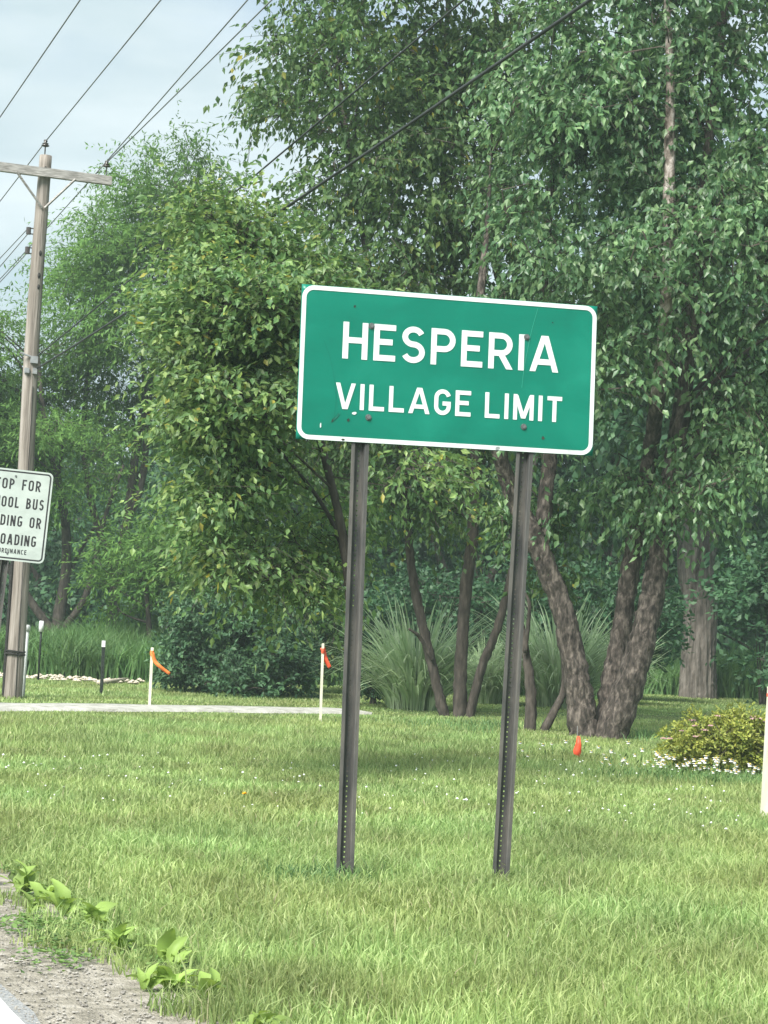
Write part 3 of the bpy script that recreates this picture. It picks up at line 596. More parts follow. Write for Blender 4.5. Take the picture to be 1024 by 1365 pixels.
tall_patch('coarse_grass', 'tuft of longer blue-green grass at the foot of the left sign post', (-.55, .05), (10.0, 10.4), 300, .16, .008, M['blade_mix'], 94, .6, True)
tall_patch('coarse_grass', 'fringe of longer grass around the birch stems', (.6, 3.8), (23.9, 25.6), 1500, .17, .012, M['blade_mix'], 95, .6, True)
tall_patch('coarse_grass', 'longer grass among the white daisies below the yellow shrub', (2.2, 4.4), (18.3, 19.2), 1300, .12, .010, M['blade_mix'], 96, .5, True)

# low herbs and clover leaves through the lawn and along the shoulder
nH = 9000; t_ = q.uniform(5.5, 14, nH); a_ = 1.66 + np.abs(q.normal(size=nH)) * .2 - .25 * q.uniform(0, 1, nH) ** 3
k = vnoise(np.stack([t_, a_, 0 * t_], -1), 9, 8) + q.uniform(-.1, .1, nH) > .54; t_, a_ = t_[k], a_[k]
XY = t_[:, None] * RD + a_[:, None] * RN; P = np.stack([XY[:, 0], XY[:, 1], np.full(len(t_), .012)], -1); P[:, 2] += q.uniform(0, .03, len(P))
a = q.uniform(0, 6.28, len(P)); D = np.stack([np.cos(a), np.sin(a), q.uniform(0, .6, len(P))], -1); Nn = q.normal(size=P.shape) * .3 + np.array([0, 0, 1.])
V, F = leaves4(P, D, unit(Nn), q.uniform(.018, .042, len(P)), q.uniform(.010, .024, len(P)))
tag(link('verge_herbs', fast_mesh('verge_herbs', V, F, None), M['herb']), 'small creeping herbs along the sandy road edge', 'weeds', kind='stuff')

def icos(P, r, q, flat=.7):
    """small irregular octahedral pebbles"""
    B = np.array([[1, 0, 0], [0, 1, 0], [-1, 0, 0], [0, -1, 0], [0, 0, 1], [0, 0, -1.]])
    V = P[:, None, :] + B[None] * r[:, None, None] * q.uniform(.6, 1.2, (len(P), 6, 1)) * np.array([1, 1, flat])
    F = np.array([[0, 1, 4], [1, 2, 4], [2, 3, 4], [3, 0, 4], [1, 0, 5], [2, 1, 5], [3, 2, 5], [0, 3, 5]])[None] + np.arange(len(P))[:, None, None] * 6
    return V.reshape(-1, 3), F.reshape(-1, 3)
nP = 5200; t_ = q.uniform(5.2, 12, nP); a_ = q.uniform(1.33, 1.78, nP); XY = t_[:, None] * RD + a_[:, None] * RN
V, F = icos(np.stack([XY[:, 0], XY[:, 1], np.full(nP, .009)], -1), np.abs(q.normal(size=nP)) * .0035 + .002, q)
tag(link('loose_gravel', fast_mesh('loose_gravel', V, F, None), M['pebble']), 'loose gravel scattered on the sandy road shoulder', 'gravel', kind='stuff')
nP = 420; XY = np.stack([q.uniform(-8.2, -3.9, nP), q.uniform(33.4, 34.4, nP)], -1)
V, F = icos(np.stack([XY[:, 0], XY[:, 1], gz(XY[:, 0], XY[:, 1]) + q.uniform(.01, .07, nP)], -1), q.uniform(.02, .06, nP), q, .6)
tag(link('wood_chips', fast_mesh('wood_chips', V, F, None), M['chips']), 'low heap of bleached wood chips in front of the tall grass bank', 'wood chips', kind='stuff')
mb = MB(); mb.tube(np.array([(-4.402,32.428,0.100), (-4.199,34.674,0.100)]) + np.array([0, 0, .05]), [.045, .035], 7); tag(mb.build('fallen_branch', M['chips'], None, True), 'short bleached branch lying at the edge of the wood chips', 'branch')

# clover heads over the lawn
nP = 420; y = q.uniform(9, 25, nP) ** 1.0; x = q.uniform(-1, 1, nP) * (.19 * y); P = np.stack([x, y, gz(x, y) + q.uniform(.05, .085, nP)], -1)
k = (lat(x, y) > 2.3) & (vnoise(P, .8, 21) > .48) & (y > 12); P = P[k]
V, F = icos(P, q.uniform(.006, .012, len(P)), q, .9)
tag(link('clover_flowers', fast_mesh('clover_flowers', V, F, None), M['petal']), 'tiny white clover heads dotted through the lawn', 'flowers', kind='stuff')

# white daisies, each one a thing
def daisy_meshes(seed):
    q = np.random.default_rng(seed); mb = MB(); h = .21
    c = catmull([(0, 0, -.02), (.012, .006, .11), (.02 * q.normal(), .02 * q.normal(), h)], 4); mb.tube(c, .0022, 3, False)
    V, F = leaves2(c[[2, 4, 5]], q.normal(size=(3, 3)) + [0, 0, .8], np.tile([0, 0, 1.], (3, 1)) + q.normal(size=(3, 3)) * .3, np.full(3, .06), np.full(3, .014)); mb.add(V, (), F)
    tip = c[-1]; n = 22; a = np.arange(n) * 6.283 / 11; D = np.stack([np.cos(a), np.sin(a), np.repeat([.25, -.75], 11)], -1)
    V, F = leaves2(np.tile(tip, (n, 1)), D, D * .1 + np.array([0, 0, 1.]), np.full(n, .027), np.full(n, .014))
    hm = MB(); hm.add(V, (), F)
    dm = MB(); dm.lathe([(.0075, 0), (.006, .005), (.0005, .007)], 7, tip)
    return mb, hm, dm
protos = []
for s in range(4):
    a, b, c = daisy_meshes(200 + s)
    protos.append(tuple(fast_mesh(nm, np.vstack(m.v), np.vstack(m.f3) if m.f3 else None, np.vstack(m.f4) if m.f4 else None) for nm, m in (('stem', a), ('petals', b), ('disc', c))))
    for me, mt in zip(protos[-1], ('stemgreen', 'petal', 'yellow')): me.materials.append(M[mt])
q = np.random.default_rng(33)
def daisy(x, y, sc):
    r = empty('daisy', (x, y, float(gz(x, y))), q.uniform(0, 6.28)); r.scale = (sc, sc, sc * q.uniform(.75, 1.2))
    tag(r, 'small white daisy standing in the grass below the yellow-green shrub', 'daisy', 'white daisies below the shrub')
    for nm, me in zip(('stem', 'petals', 'disc'), protos[q.integers(4)]): link(nm, me, None, r)
for k in range(130):
    tt = q.uniform() ** .75; x = 1.95 + 2.25 * tt; y = 18.2 + q.normal() * .3 + .2 * (1 - tt)
    if q.uniform() < .10: x = q.uniform(1.3, 3.4); y = q.uniform(19, 21)
    daisy(x, y, q.uniform(.75, 1.2))

# one dandelion
dn = empty('dandelion', (-0.850,13.855,0.000)); tag(dn, 'single yellow dandelion flower alone in the lawn', 'flower')
mb = MB(); mb.tube(catmull([(0, 0, -.01), (.004, 0, .05), (0, 0, .105)], 4), .0025, 5, False); mb.build('stem', M['stemgreen'], dn)
n = 46; aa = q.uniform(0, 6.28, n); D = np.stack([np.cos(aa), np.sin(aa), q.uniform(.1, 1.6, n)], -1)
V, F = leaves2(np.tile([0, 0, .104], (n, 1)) + 0.0, D, np.tile([0, -.2, 1.], (n, 1)), np.full(n, .021), np.full(n, .007)); link('flower_head', fast_mesh('flower_head', V, F, None), M['yellow'], dn)

# ------------------------------------------------------------------ broad-leaved weeds on the verge, every leaf a part
def weed_leaf(L, W, seed):
    q = np.random.default_rng(seed); K = 7; s = np.linspace(0, 1, K); wd = W * np.sin(np.pi * np.clip(s, 0, 1) ** .8) ** .8 * .5 + .003
    c = np.stack([s * L, 0 * s, L * (.75 * s - .85 * s ** 2.2)], -1); V = []
    for k in range(K):
        wob = .006 * math.sin(k * 2.3 + seed)
        V += [c[k] + [0, wd[k], .22 * wd[k] + wob], c[k] + [0, .5 * wd[k], .02 * wd[k]], c[k] - [0, 0, .12 * wd[k]], c[k] + [0, -.5 * wd[k], .02 * wd[k]], c[k] + [0, -wd[k], .22 * wd[k] - wob]]
    i = np.arange(K - 1)[:, None] * 5 + np.arange(4)[None, :]
    me = fast_mesh('leaf', np.array(V), None, np.stack([i, i + 5, i + 6, i + 1], -1), True); me.materials.append(M['weed']); return me
WL = [weed_leaf(.125, .055, 1), weed_leaf(.105, .050, 2), weed_leaf(.09, .034, 3), weed_leaf(.14, .06, 4)]
weeds = [((40, 1192), .95, 'leafy light green weed at the far end of the roadside row, by the first gravel'), ((70, 1205), .8, 'small leafy weed second along the roadside row'),
         ((118, 1226), .9, 'leafy weed on the sandy edge, third along the roadside row'), ((150, 1238), 1.0, 'large leafy weed in the middle of the roadside row'),
         ((165, 1262), .85, 'leafy weed just roadward of the largest verge weed'), ((205, 1280), .8, 'dark small-leaved weed below the largest verge weed'),
         ((95, 1216), .7, 'low spreading weed between the second and third weeds of the roadside row'), ((186, 1270), .75, 'pale weed squeezed between two larger weeds of the roadside row'),
         ((8, 1180), .9, 'leafy weed half hidden in grass where the gravel ends'), ((250, 1316), .6, 'small weed on bare sand roadward of the lower verge weeds'),
         ((235, 1296), .6, 'little low weed between the two lower verge weeds'), ((268, 1322), .75, 'leafy light green weed near the lower end of the roadside row'),
         ((296, 1332), .8, 'weed with two upright pale leaves near the lower end of the roadside row'), ((345, 1366), .7, 'last leafy weed of the roadside row, deepest in the grass')]
q = np.random.default_rng(12)
for (pp, sc, lb), w in zip(weeds, wpos):
    r = empty('verge_weed', (w[0], w[1], .004)); tag(r, lb, 'weed', 'broad-leaved weeds along the road edge')
    n = int(q.integers(10, 16))
    for k in range(n):
        o = link('leaf', WL[int(q.integers(4))], None, r, (.012 * q.normal(), .012 * q.normal(), .006))
        s = 1.05 * sc * q.uniform(.55, 1.25); o.scale = (s, s * q.uniform(.7, 1.05), s * q.uniform(.6, 1.2)); o.rotation_euler = (q.normal() * .25, -R(q.uniform(15, 70)), k * 2.4 + q.normal() * .3)

# ------------------------------------------------------------------ stroke lettering
def arc(cx, cy, rx, ry, a0, a1, n=12):
    a = np.radians(np.linspace(a0, a1, n)); return [(cx + rx * math.cos(t), cy + ry * math.sin(t)) for t in a]
def glyph(ch, w, t):
    x0, x1, y0, y1 = t / 2, w - t / 2, t / 2, 1 - t / 2; c = w / 2; rx = (x1 - x0) / 2; e = .002
    if ch == 'H': return [[(x0, 0), (x0, 1)], [(x1, 0), (x1, 1)], [(x0, .51), (x1, .51)]]
    if ch == 'E': return [[(x0, 0), (x0, 1)], [(x0, y1 - e), (w, y1 - e)], [(x0, .52), (w * .86, .52)], [(x0, y0 + e), (w, y0 + e)]]
    if ch == 'F': return [[(x0, 0), (x0, 1)], [(x0, y1 - e), (w, y1 - e)], [(x0, .50), (w * .86, .50)]]
    if ch == 'L': return [[(x0, 0), (x0, 1)], [(x0, y0 + e), (w, y0 + e)]]
    if ch == 'T': return [[(c, 0), (c, 1 - e)], [(0, y1 - e), (w, y1 - e)]]
    if ch == 'I': return [[(c, 0), (c, 1)]]
    if ch == 'A': return [[(x0 * .95, 0), (c - t * .12, 1)], [(w - x0 * .95, 0), (c + t * .12, 1)], [(w * .24, .27), (w * .76, .27)]]
    if ch == 'V': return [[(x0 * .95, 1), (c - t * .12, 0)], [(w - x0 * .95, 1), (c + t * .12, 0)]]
    if ch == 'M': return [[(x0, 0), (x0, 1)], [(x1, 0), (x1, 1)], [(x0 + .02, .97), (c, .06)], [(x1 - .02, .97), (c, .06)]]
    if ch == 'N': return [[(x0, 0), (x0, 1)], [(x1, 0), (x1, 1)], [(x0 + .02, .95), (x1 - .02, .05)]]
    if ch == 'Y': return [[(x0 * .9, 1), (c, .42)], [(w - x0 * .9, 1), (c, .42)], [(c, 0), (c, .48)]]
    if ch in 'PR':
        ym = .44; r = (y1 - ym) / 2; g = [[(x0, 0), (x0, 1)], [(x0, y1 - e)] + arc(x1 - r, (y1 + ym) / 2 - e, r, r, 90, -90) + [(x0, ym - e)]]
        if ch == 'R': g.append([(w * .50, ym), (x1 + t * .06, 0)])
        return g
    if ch == 'B':
        ym = .52; r = (y1 - ym) / 2; r2 = (ym - y0) / 2
        return [[(x0, 0), (x0, 1)], [(x0, y1 - e)] + arc(x1 - r - .03, (y1 + ym) / 2 - e, r, r, 90, -90) + [(x0, ym)], [(x0, ym)] + arc(x1 - r2, (y0 + ym) / 2 + e, r2, r2, 90, -90) + [(x0, y0 + e)]]
    if ch == 'D':
        r = min(rx * 1.3, .3); return [[(x0, 0), (x0, 1)], [(x0, y1 - e)] + arc(x1 - r, y1 - e - r, r, r, 90, 0, 7) + arc(x1 - r, y0 + e + r, r, r, 0, -90, 7) + [(x0, y0 + e)]]
    if ch == 'U': return [[(x0, 1)] + arc(c, y0 + rx, rx, rx, 180, 360, 14) + [(x1, 1)]]
    if ch == 'O':
        p = arc(c, y1 - rx, rx, rx, 180, 0, 14) + arc(c, y0 + rx, rx, rx, 0, -180, 14); return [p + [p[0], p[1]]]
    if ch == 'C': return [arc(c, y1 - rx, rx, rx, 15, 180, 12) + arc(c, y0 + rx, rx, rx, 180, 345, 12)]
    if ch == 'G': return [arc(c, y1 - rx, rx, rx, 15, 180, 12) + arc(c, y0 + rx, rx, rx, 180, 360, 12) + [(x1, .46)], [(c, .45), (x1 + t / 2, .45)]]
    if ch == 'S':
        hu, hl = (y1 - .51) / 2, (.51 - y0) / 2
        return [arc(c, .51 + hu, rx * .95, hu, 22, 270, 18) + arc(c, .51 - hl, rx, hl, 90, -158, 18)[1:]]
    return []
def stroke(pts, t):
    P = [np.array(pts[0], float)]
    for p in pts[1:]:
        p = np.array(p, float)
        if np.linalg.norm(p - P[-1]) > 1e-4: P.append(p)
    if len(P) == 2 and abs(P[1][0] - P[0][0]) > 1e-3 and abs(P[1][1] - P[0][1]) > .3:
        v = P[1] - P[0]; h = np.array([t / 2 * np.linalg.norm(v) / abs(v[1]), 0]) * (-1 if v[1] > 0 else 1)
        Q = np.array([P[0] + v * k / 4 for k in range(5)]); return Q + h, Q - h
    if len(P) == 2: P = [P[0] + (P[1] - P[0]) * k / 4 for k in range(5)]
    P = np.array(P); d = unit(np.diff(P, axis=0)); nrm = np.stack([-d[:, 1], d[:, 0]], -1); m = np.zeros_like(P)
    m[0] = nrm[0]; m[-1] = nrm[-1]
    for k in range(1, len(P) - 1):
        b = nrm[k - 1] + nrm[k]; b /= np.linalg.norm(b) + 1e-9; m[k] = b / max(.5, b @ nrm[k])
    return P + m * t / 2, P - m * t / 2
def letter(ch, w, t, H, ox, oz, y, warp, mat, parent):
    mb = MB()
    for s, pts in enumerate(glyph(ch, w, t)):
        A, B = stroke(pts, t); n = len(A); V = np.zeros((n, 2, 3))
        V[:, 0, 0] = ox + A[:, 0] * H; V[:, 0, 2] = oz + A[:, 1] * H; V[:, 1, 0] = ox + B[:, 0] * H; V[:, 1, 2] = oz + B[:, 1] * H
        V[..., 1] = y - .00025 * s + warp(V[..., 0], V[..., 2])
        k = np.arange(n - 1) * 2; mb.add(V, np.stack([k, k + 2, k + 3, k + 1], -1))
    return mb.build('letter', mat, parent)
def line_of_text(words, widths, t, H, x0, x1, z, y, warp, mat, parent, gap=.17, space=.5):
    tot = 0; items = []
    for ch in words:
        if ch == ' ': tot += space - gap; items.append((' ', 0)); continue
        w = widths[ch]; items.append((ch, w)); tot += w + gap
    tot -= gap; sc = (x1 - x0) / (tot * H); x = x0
    for ch, w in items:
        if ch == ' ': x += (space - gap) * H * sc; continue
        letter(ch, w * sc, t, H, x, z, y, warp, mat, parent); x += (w + gap) * H * sc

def rrect(w, h, r, n=7):
    p = []
    for cx, cz, a in ((w / 2 - r, h / 2 - r, 0), (-w / 2 + r, h / 2 - r, 90), (-w / 2 + r, -h / 2 + r, 180), (w / 2 - r, -h / 2 + r, 270)):
        p += arc(cx, cz, r, r, a, a + 90, n)
    return np.array(p)
def dense(p, step):
    out = []
    for k in range(len(p)):
        a, b = p[k], p[(k + 1) % len(p)]; n = max(1, int(np.linalg.norm(b - a) / step))
        for j in range(n): out.append(a + (b - a) * j / n)
    return np.array(out)
def ring(w, h, r, t, y, warp, step=.05):
    o = rrect(w, h, r); i = rrect(w - 2 * t, h - 2 * t, max(.002, r - t)); O, I = [], []
    for k in range(len(o)):
        k2 = (k + 1) % len(o); n = max(1, int(np.linalg.norm(o[k2] - o[k]) / step))
        for j in range(n): O.append(o[k] + (o[k2] - o[k]) * j / n); I.append(i[k] + (i[k2] - i[k]) * j / n)
    O, I = np.array(O), np.array(I); n = len(O); V = np.zeros((n, 2, 3)); V[:, 0, 0] = O[:, 0]; V[:, 0, 2] = O[:, 1]; V[:, 1, 0] = I[:, 0]; V[:, 1, 2] = I[:, 1]
    V[..., 1] = y + warp(V[..., 0], V[..., 2]); k = np.arange(n) * 2; k2 = np.roll(k, -1)
    return MB().add(V, np.stack([k, k2, k2 + 1, k + 1], -1))

def channel_post(parent, x, z0, z1, lean=0.0, yaw=0.0, width=.088):
    """hat-section steel post; a row of round holes is really cut through its web"""
    mb = MB(); pitch = .0254; nh = int((z1 - z0) / pitch); wb = .019; rh = .0046; d = .034; wl = .025; fl = width / 2
    a = np.radians(np.arange(8) * 45 + 22.5); oct_ = np.stack([np.cos(a), np.sin(a)], -1) * rh
    sq = np.array([[wb, .0045], [wb * .4, pitch / 2], [-wb * .4, pitch / 2], [-wb, .0045], [-wb, -.0045], [-wb * .4, -pitch / 2], [wb * .4, -pitch / 2], [wb, -.0045]])
    crn = np.array([[wb, pitch / 2], [-wb, pitch / 2], [-wb, -pitch / 2], [wb, -pitch / 2]])
    for k in range(nh):
        zc = z0 + (k + .5) * pitch; P = np.vstack([oct_, sq, crn]); V = np.stack([P[:, 0], np.full(20, d), P[:, 1] + zc], -1)
        Q = [[j, 8 + j, 8 + (j + 1) % 8, (j + 1) % 8] for j in range(8)]
        mb.add(V, Q, [[8, 16, 9], [10, 17, 11], [12, 18, 13], [14, 19, 15]])
    zt = z0 + nh * pitch
    for s in (-1, 1):
        V = []
        for z in (z0, (z0 + zt) / 2, zt): V += [(s * wb, d, z), (s * wl, .004, z), (s * (wl + .004), 0, z), (s * fl, 0, z), (s * fl, .005, z)]
        Q = [[r * 5 + j, r * 5 + j + 1, r * 5 + 6 + j, r * 5 + 5 + j] for r in range(2) for j in range(4)]
        mb.add(V, Q if s < 0 else [f[::-1] for f in Q])
    o = mb.build('post', M['post'], parent, False, (x, 0, 0)); o.rotation_euler = (0, lean, yaw)
    md = o.modifiers.new('steel', 'SOLIDIFY'); md.thickness = .003; md.offset = 0
    return o
def hexbolt(parent, x, y, z, r=.011):
    mb = MB(); n = 6; a = np.arange(6) * 1.047
    for rr, y0, y1, nn in ((r * 1.5, 0, -.002, 12), (r, -.002, -.008, 6)):
        a = np.arange(nn) * 2 * math.pi / nn; A = np.stack([rr * np.cos(a), np.full(nn, y0), rr * np.sin(a)], -1); B = A * np.array([.92, 1, .92]) + [0, y1 - y0, 0]; c = B.mean(0)[None]
        mb.add(np.vstack([A, B, c]), [[k, (k + 1) % nn, nn + (k + 1) % nn, nn + k] for k in range(nn)], [[nn + k, nn + (k + 1) % nn, 2 * nn] for k in range(nn)])
    return mb.build('bolt', M['bolt'], parent, False, (x, y, z))

# ------------------------------------------------------------------ the green village sign
SW, SH = 1.578, .788
sgn = empty('village_sign', (.298, 10.375, 0), R(13)); tag(sgn, 'large green road sign with white lettering on two dark steel posts', 'sign')
channel_post(sgn, -.412, -.35, 2.86, R(-.9)); channel_post(sgn, .405, -.35, 2.86, R(.6))
def warp1(x, z): return .0022 * np.sin(x * 3.1 + 1.2) * np.cos(z * 3.4 - .4) + .0012 * np.sin(x * 7.3 + z * 5)
panel_root_z = 2.617
gx, gzv = np.linspace(-SW / 2, SW / 2, 61), np.linspace(-SH / 2, SH / 2, 31); GX, GZ = np.meshgrid(gx, gzv); V = np.stack([GX, -.009 + warp1(GX, GZ), GZ], -1)
i = np.arange(30)[:, None] * 61 + np.arange(60)[None, :]
pnl = link('panel', fast_mesh('panel', V, None, np.stack([i, i + 1, i + 62, i + 61], -1), True), M['sign_green'], sgn, (0, 0, panel_root_z)); pnl.rotation_euler = (0, R(-.75), 0)
md = pnl.modifiers.new('thickness', 'SOLIDIFY'); md.thickness = .003; md.offset = -1
ring(SW - .006, SH - .004, .062, .0225, -.0112, warp1).build('border', M['sign_white'], pnl)
WD = dict(H=.68, E=.60, S=.65, P=.68, R=.67, I=.175, A=.80, V=.74, L=.58, G=.64, M=.80, T=.58)
line_of_text('HESPERIA', WD, .160, .188, -SW / 2 + .222, -SW / 2 + 1.372, SH / 2 - .364, -.0112, warp1, M['sign_white'], pnl, .165)
line_of_text('VILLAGE LIMIT', WD, .163, .133, -SW / 2 + .196, -SW / 2 + 1.400, SH / 2 - .622, -.0112, warp1, M['sign_white'], pnl, .175, .55)
for (x, z) in ((-.420, .205), (.408, .205), (-.418, -.263), (.408, -.263)): hexbolt(pnl, x, -.0112 + float(warp1(x, z)), z)
def disc(parent, x, z, r, mat, name='dent', sx=1.0, rot=0):
    n = 9; q_ = np.random.default_rng(int(abs(x * 1000))); a = np.arange(n) * 2 * math.pi / n; rr = r * q_.uniform(.7, 1.2, n)
    px_, pz_ = rr * np.cos(a) * sx, rr * np.sin(a); c, s = math.cos(rot), math.sin(rot); X_, Z_ = x + px_ * c - pz_ * s, z + px_ * s + pz_ * c
    V = np.vstack([np.stack([X_, -.0122 + warp1(X_, Z_), Z_], -1), [[x, -.0117 + float(warp1(x, z)), z]]])
    return MB().add(V, (), [[k, (k + 1) % n, n] for k in range(n)]).build(name, mat, parent)
disc(pnl, -.512, .300, .007, M['rust']); disc(pnl, -.522, -.283, .008, M['rust']); disc(pnl, .515, -.315, .008, M['rust']); disc(pnl, .545, .29, .004, M['rust'])
disc(pnl, -.585, -.270, .006, M['scratch'], 'scrape', 4.5, .9); disc(pnl, -.600, -.285, .004, M['rust'], 'scrape', 4.0, 1.0); disc(pnl, -.492, -.246, .007, M['sign_white'], 'scrape', 1.7, .1)
disc(pnl, -.665, -.318, .004, M['sign_white'], 'scrape', 4.0, 1.5); disc(pnl, .27, -.383, .009, M['alu'], 'dent', 1.6); disc(pnl, -.545, -.385, .006, M['rust'], 'dent', 1.6)
for (pts, w, mt) in (([(-.665, .115), (-.63, .03), (-.605, -.07), (-.59, -.18), (-.598, -.28)], .0016, 'scratch'), ([(.462, .36), (.43, .23), (.40, .05), (.39, -.06)], .0022, 'scratch_pale')):
    A, B = stroke([tuple(p) for p in catmull([(a, 0, b) for a, b in pts], 5)[:, [0, 2]]], w); n = len(A); V = np.zeros((n, 2, 3))
    for j, S_ in ((0, A), (1, B)): V[:, j, 0] = S_[:, 0]; V[:, j, 2] = S_[:, 1]
    V[..., 1] = -.0120 + warp1(V[..., 0], V[..., 2]); k = np.arange(n - 1) * 2
    MB().add(V, np.stack([k, k + 2, k + 3, k + 1], -1)).build('scratch', M[mt], pnl)

# ------------------------------------------------------------------ white school bus sign at the picture's edge
BW, BH = .622, .768
bus = empty('school_bus_sign', (0, 0, 0), 0); tag(bus, 'white rectangular sign with black school bus lettering on a thin dark post', 'sign')
BC = (-3.143,17.000,2.063); bus.location = (BC[0] + .02, BC[1], 0); bus.rotation_euler = (0, 0, R(5))
zero = lambda x, z: 0 * x
channel_post(bus, -.135, -.3, BC[2] + .33, R(3.5), 0, .062)
o = rrect(BW, BH, .045); n = len(o)
V = np.zeros((2 * n + 2, 3)); V[:n, 0] = o[:, 0]; V[:n, 2] = o[:, 1]; V[:n, 1] = -.008; V[n:2 * n] = V[:n] + [0, .003, 0]; V[2 * n] = (0, -.008, 0); V[2 * n + 1] = (0, -.005, 0)
k = np.arange(n); k2 = (k + 1) % n
bp = link('panel', fast_mesh('panel', V, np.vstack([np.stack([k2, k, np.full(n, 2 * n)], -1), np.stack([n + k, n + k2, np.full(n, 2 * n + 1)], -1)]), np.stack([k, k2, n + k2, n + k], -1)), M['reg_white'], bus, (0, 0, BC[2])); bp.rotation_euler = (0, R(3.0), 0)
ring(BW - .028, BH - .028, .035, .013, -.0085, zero).build('border', M['black_print'], bp)
WB = dict(S=.50, T=.46, O=.54, P=.50, F=.46, R=.52, C=.52, H=.54, L=.44, B=.52, U=.52, A=.60, D=.54, I=.15, N=.56, G=.54, Y=.56, E=.46)
for txt, half, zt, hh in (('STOP FOR', .216, .080, .090), ('SCHOOL BUS', .258, .233, .090), ('LOADING OR', .252, .388, .090), ('UNLOADING', .228, .545, .090), ('BY ORDINANCE', .158, .668, .040)):
    line_of_text(txt, WB, .155 if hh > .05 else .17, hh, -half, half, BH / 2 - zt - hh, -.0087, zero, M['black_print'], bp, .2, .80)
for z in (.325, -.325): hexbolt(bp, .0, -.008, z, .007)

# ------------------------------------------------------------------ utility pole
PB_ = (-4.707,26.430,0.100)
pole = empty('utility_pole', PB_, R(21)); tag(pole, 'tall weathered wooden utility pole with a crossarm behind the white sign', 'utility pole')
pole.scale = (.925, .925, .925); ph = 7.72
zz = np.linspace(-.3, ph, 60); c = np.stack([.02 * np.sin(zz * .9), .015 * np.sin(zz * .7), zz], -1)
mb = MB(); mb.tube(c, np.interp(zz, [-.3, 0, 2, ph], [.142, .138, .122, .088]), 20, True, bark_jit(5, .018, 5)); mb.build('shaft', M['pole'], pole, True)
mb = MB(); mb.box((0, -.14, 7.45), (.95, .045, .062)); mb.build('crossarm', M['arm'], pole)
for s in (-1, 1):
    a, b = np.array([s * .42, -.192, 7.40]), np.array([s * .02, -.125, 6.95]); mb = MB(); mb.tube(np.array([a, b]), .018, 4); mb.build('brace', M['arm'], pole)
def insul(p, sc=1.0):
    mb = MB(); mb.lathe([(.008, -.10), (.008, .02), (.03, .02), (.05, .028), (.05, .036), (.024, .045), (.04, .052), (.04, .06), (.018, .066), (.026, .09), (.02, .105), (.001, .108)], 12)
    o = mb.build('insulator', M['porcelain'], pole, True, p); o.scale = (sc, sc, sc); return o
insul((0, 0, 7.83), 1.15); insul((.87, -.14, 7.62), 1.1); insul((-.93, -.14, 7.62), 1.1)
for (x, z) in ((-.16, 6.62), (-.17, 6.34)):
    mb = MB(); mb.tube(np.array([(-.075, 0, z + .04), (-.19, 0, z + .04), (-.19, 0, z - .04), (-.075, 0, z - .04)]), .010, 6); mb.tube(np.array([(-.165, -.0, z - .05), (-.165, 0, z + .05)]), .035, 10); mb.build('spool_bracket', M['porcelain'], pole)
for (dx, z, r) in ((.0, 7.5, .03), (.0, 7.42, .025), (.0, 6.30, .026), (.0, 5.98, .028), (.0, 5.82, .024)):
    mb = MB(); n = 10; a = np.arange(n) * 6.283 / n; mb.add(np.vstack([np.stack([dx + r * .8 * np.cos(a), np.full(n, -.112 - .0), z + r * 1.6 * np.sin(a)], -1), [[dx, -.125, z]]]), (), [[k, (k + 1) % n, n] for k in range(n)]); mb.build('bolt_plate', M['tar'], pole)
mb = MB(); mb.box((0, -.115, 4.78), (.05, .03, .05)); mb.tube(np.array([(-.05, -.12, 4.82), (-.20, -.12, 4.86)]), .014, 6); mb.box((-.09, -.1, 4.62), (.03, .04, .035)); mb.box((.02, -.12, 4.62), (.03, .02, .04)); mb.build('cable_clamp', M['steel'], pole)
for z in (.62, .66):
    mb = MB(); a = np.linspace(0, 6.283, 25); mb.tube(np.stack([.142 * np.cos(a), .142 * np.sin(a), z + .01 * np.sin(a * 2)], -1), .013, 5, False); mb.build('strap', M['tar'], pole)
mb = MB(); mb.tube(np.array([(-.13, -.03, -.2), (-.13, -.03, .5), (-.12, -.03, 2.0)]), .022, 7); mb.build('conduit', M['tar'], pole)
mb = MB(); mb.tube(np.array([(.02, -.14, .0), (.02, -.125, 2.0), (.01, -.112, 4.4)]), .006, 5); mb.build('ground_wire', M['tar'], pole)

PR = np.array([math.cos(R(21)), math.sin(R(21)), 0]); P0 = np.array(PB_)
def pl(x, y, z): return P0 + .925 * (PR * x + np.array([-PR[1], PR[0], 0]) * y + np.array([0, 0, z]))
def wire(label, a, th, slope, length, r, mat, sag=0.0, name='power_line', group='overhead wires'):
    d = np.array([math.sin(R(th)), -math.cos(R(th)), slope]); s = np.linspace(0, 1, 40)[:, None]; P = a + d * s * length
    P[:, 2] -= (sag * 4 * s * (1 - s))[:, 0]
    mb = MB(); mb.tube(P, r, 6); return tag(mb.build(name, mat, None, True), label, 'wire', group)
w_ = M['wire']
wire('overhead wire rising from the top insulator of the utility pole', pl(0, 0, 7.93), 19.3, .012, 40, .0075, w_, .05)
wire('upper of two overhead wires rising from the right end of the crossarm', pl(.87, -.14, 7.73), 18.3, .018, 40, .0075, w_, .05)
wire('lower of two overhead wires rising from the right end of the crossarm', pl(.87, -.14, 7.71), 19.6, .013, 40, .0075, w_, .05)
wire('overhead wire rising from the left end of the crossarm', pl(-.93, -.14, 7.73), 19.6, .02, 40, .0075, w_, .05)
wire('overhead wire running off beyond the pole top to the left', pl(0, 0, 7.93), 201, -.03, 45, .0075, w_, .5)
wire('overhead wire running back from the right crossarm end behind the pole', pl(.87, -.14, 7.73), 201, -.03, 45, .0075, w_, .5)
wire('thin wire leaving the upper spool bracket of the pole', pl(-.17, 0, 6.66), 200, -.01, 45, .0065, w_, .2)
wire('thin wire leaving the middle of the spool brackets of the pole', pl(-.17, 0, 6.58), 201, -.05, 45, .0065, w_, .3)
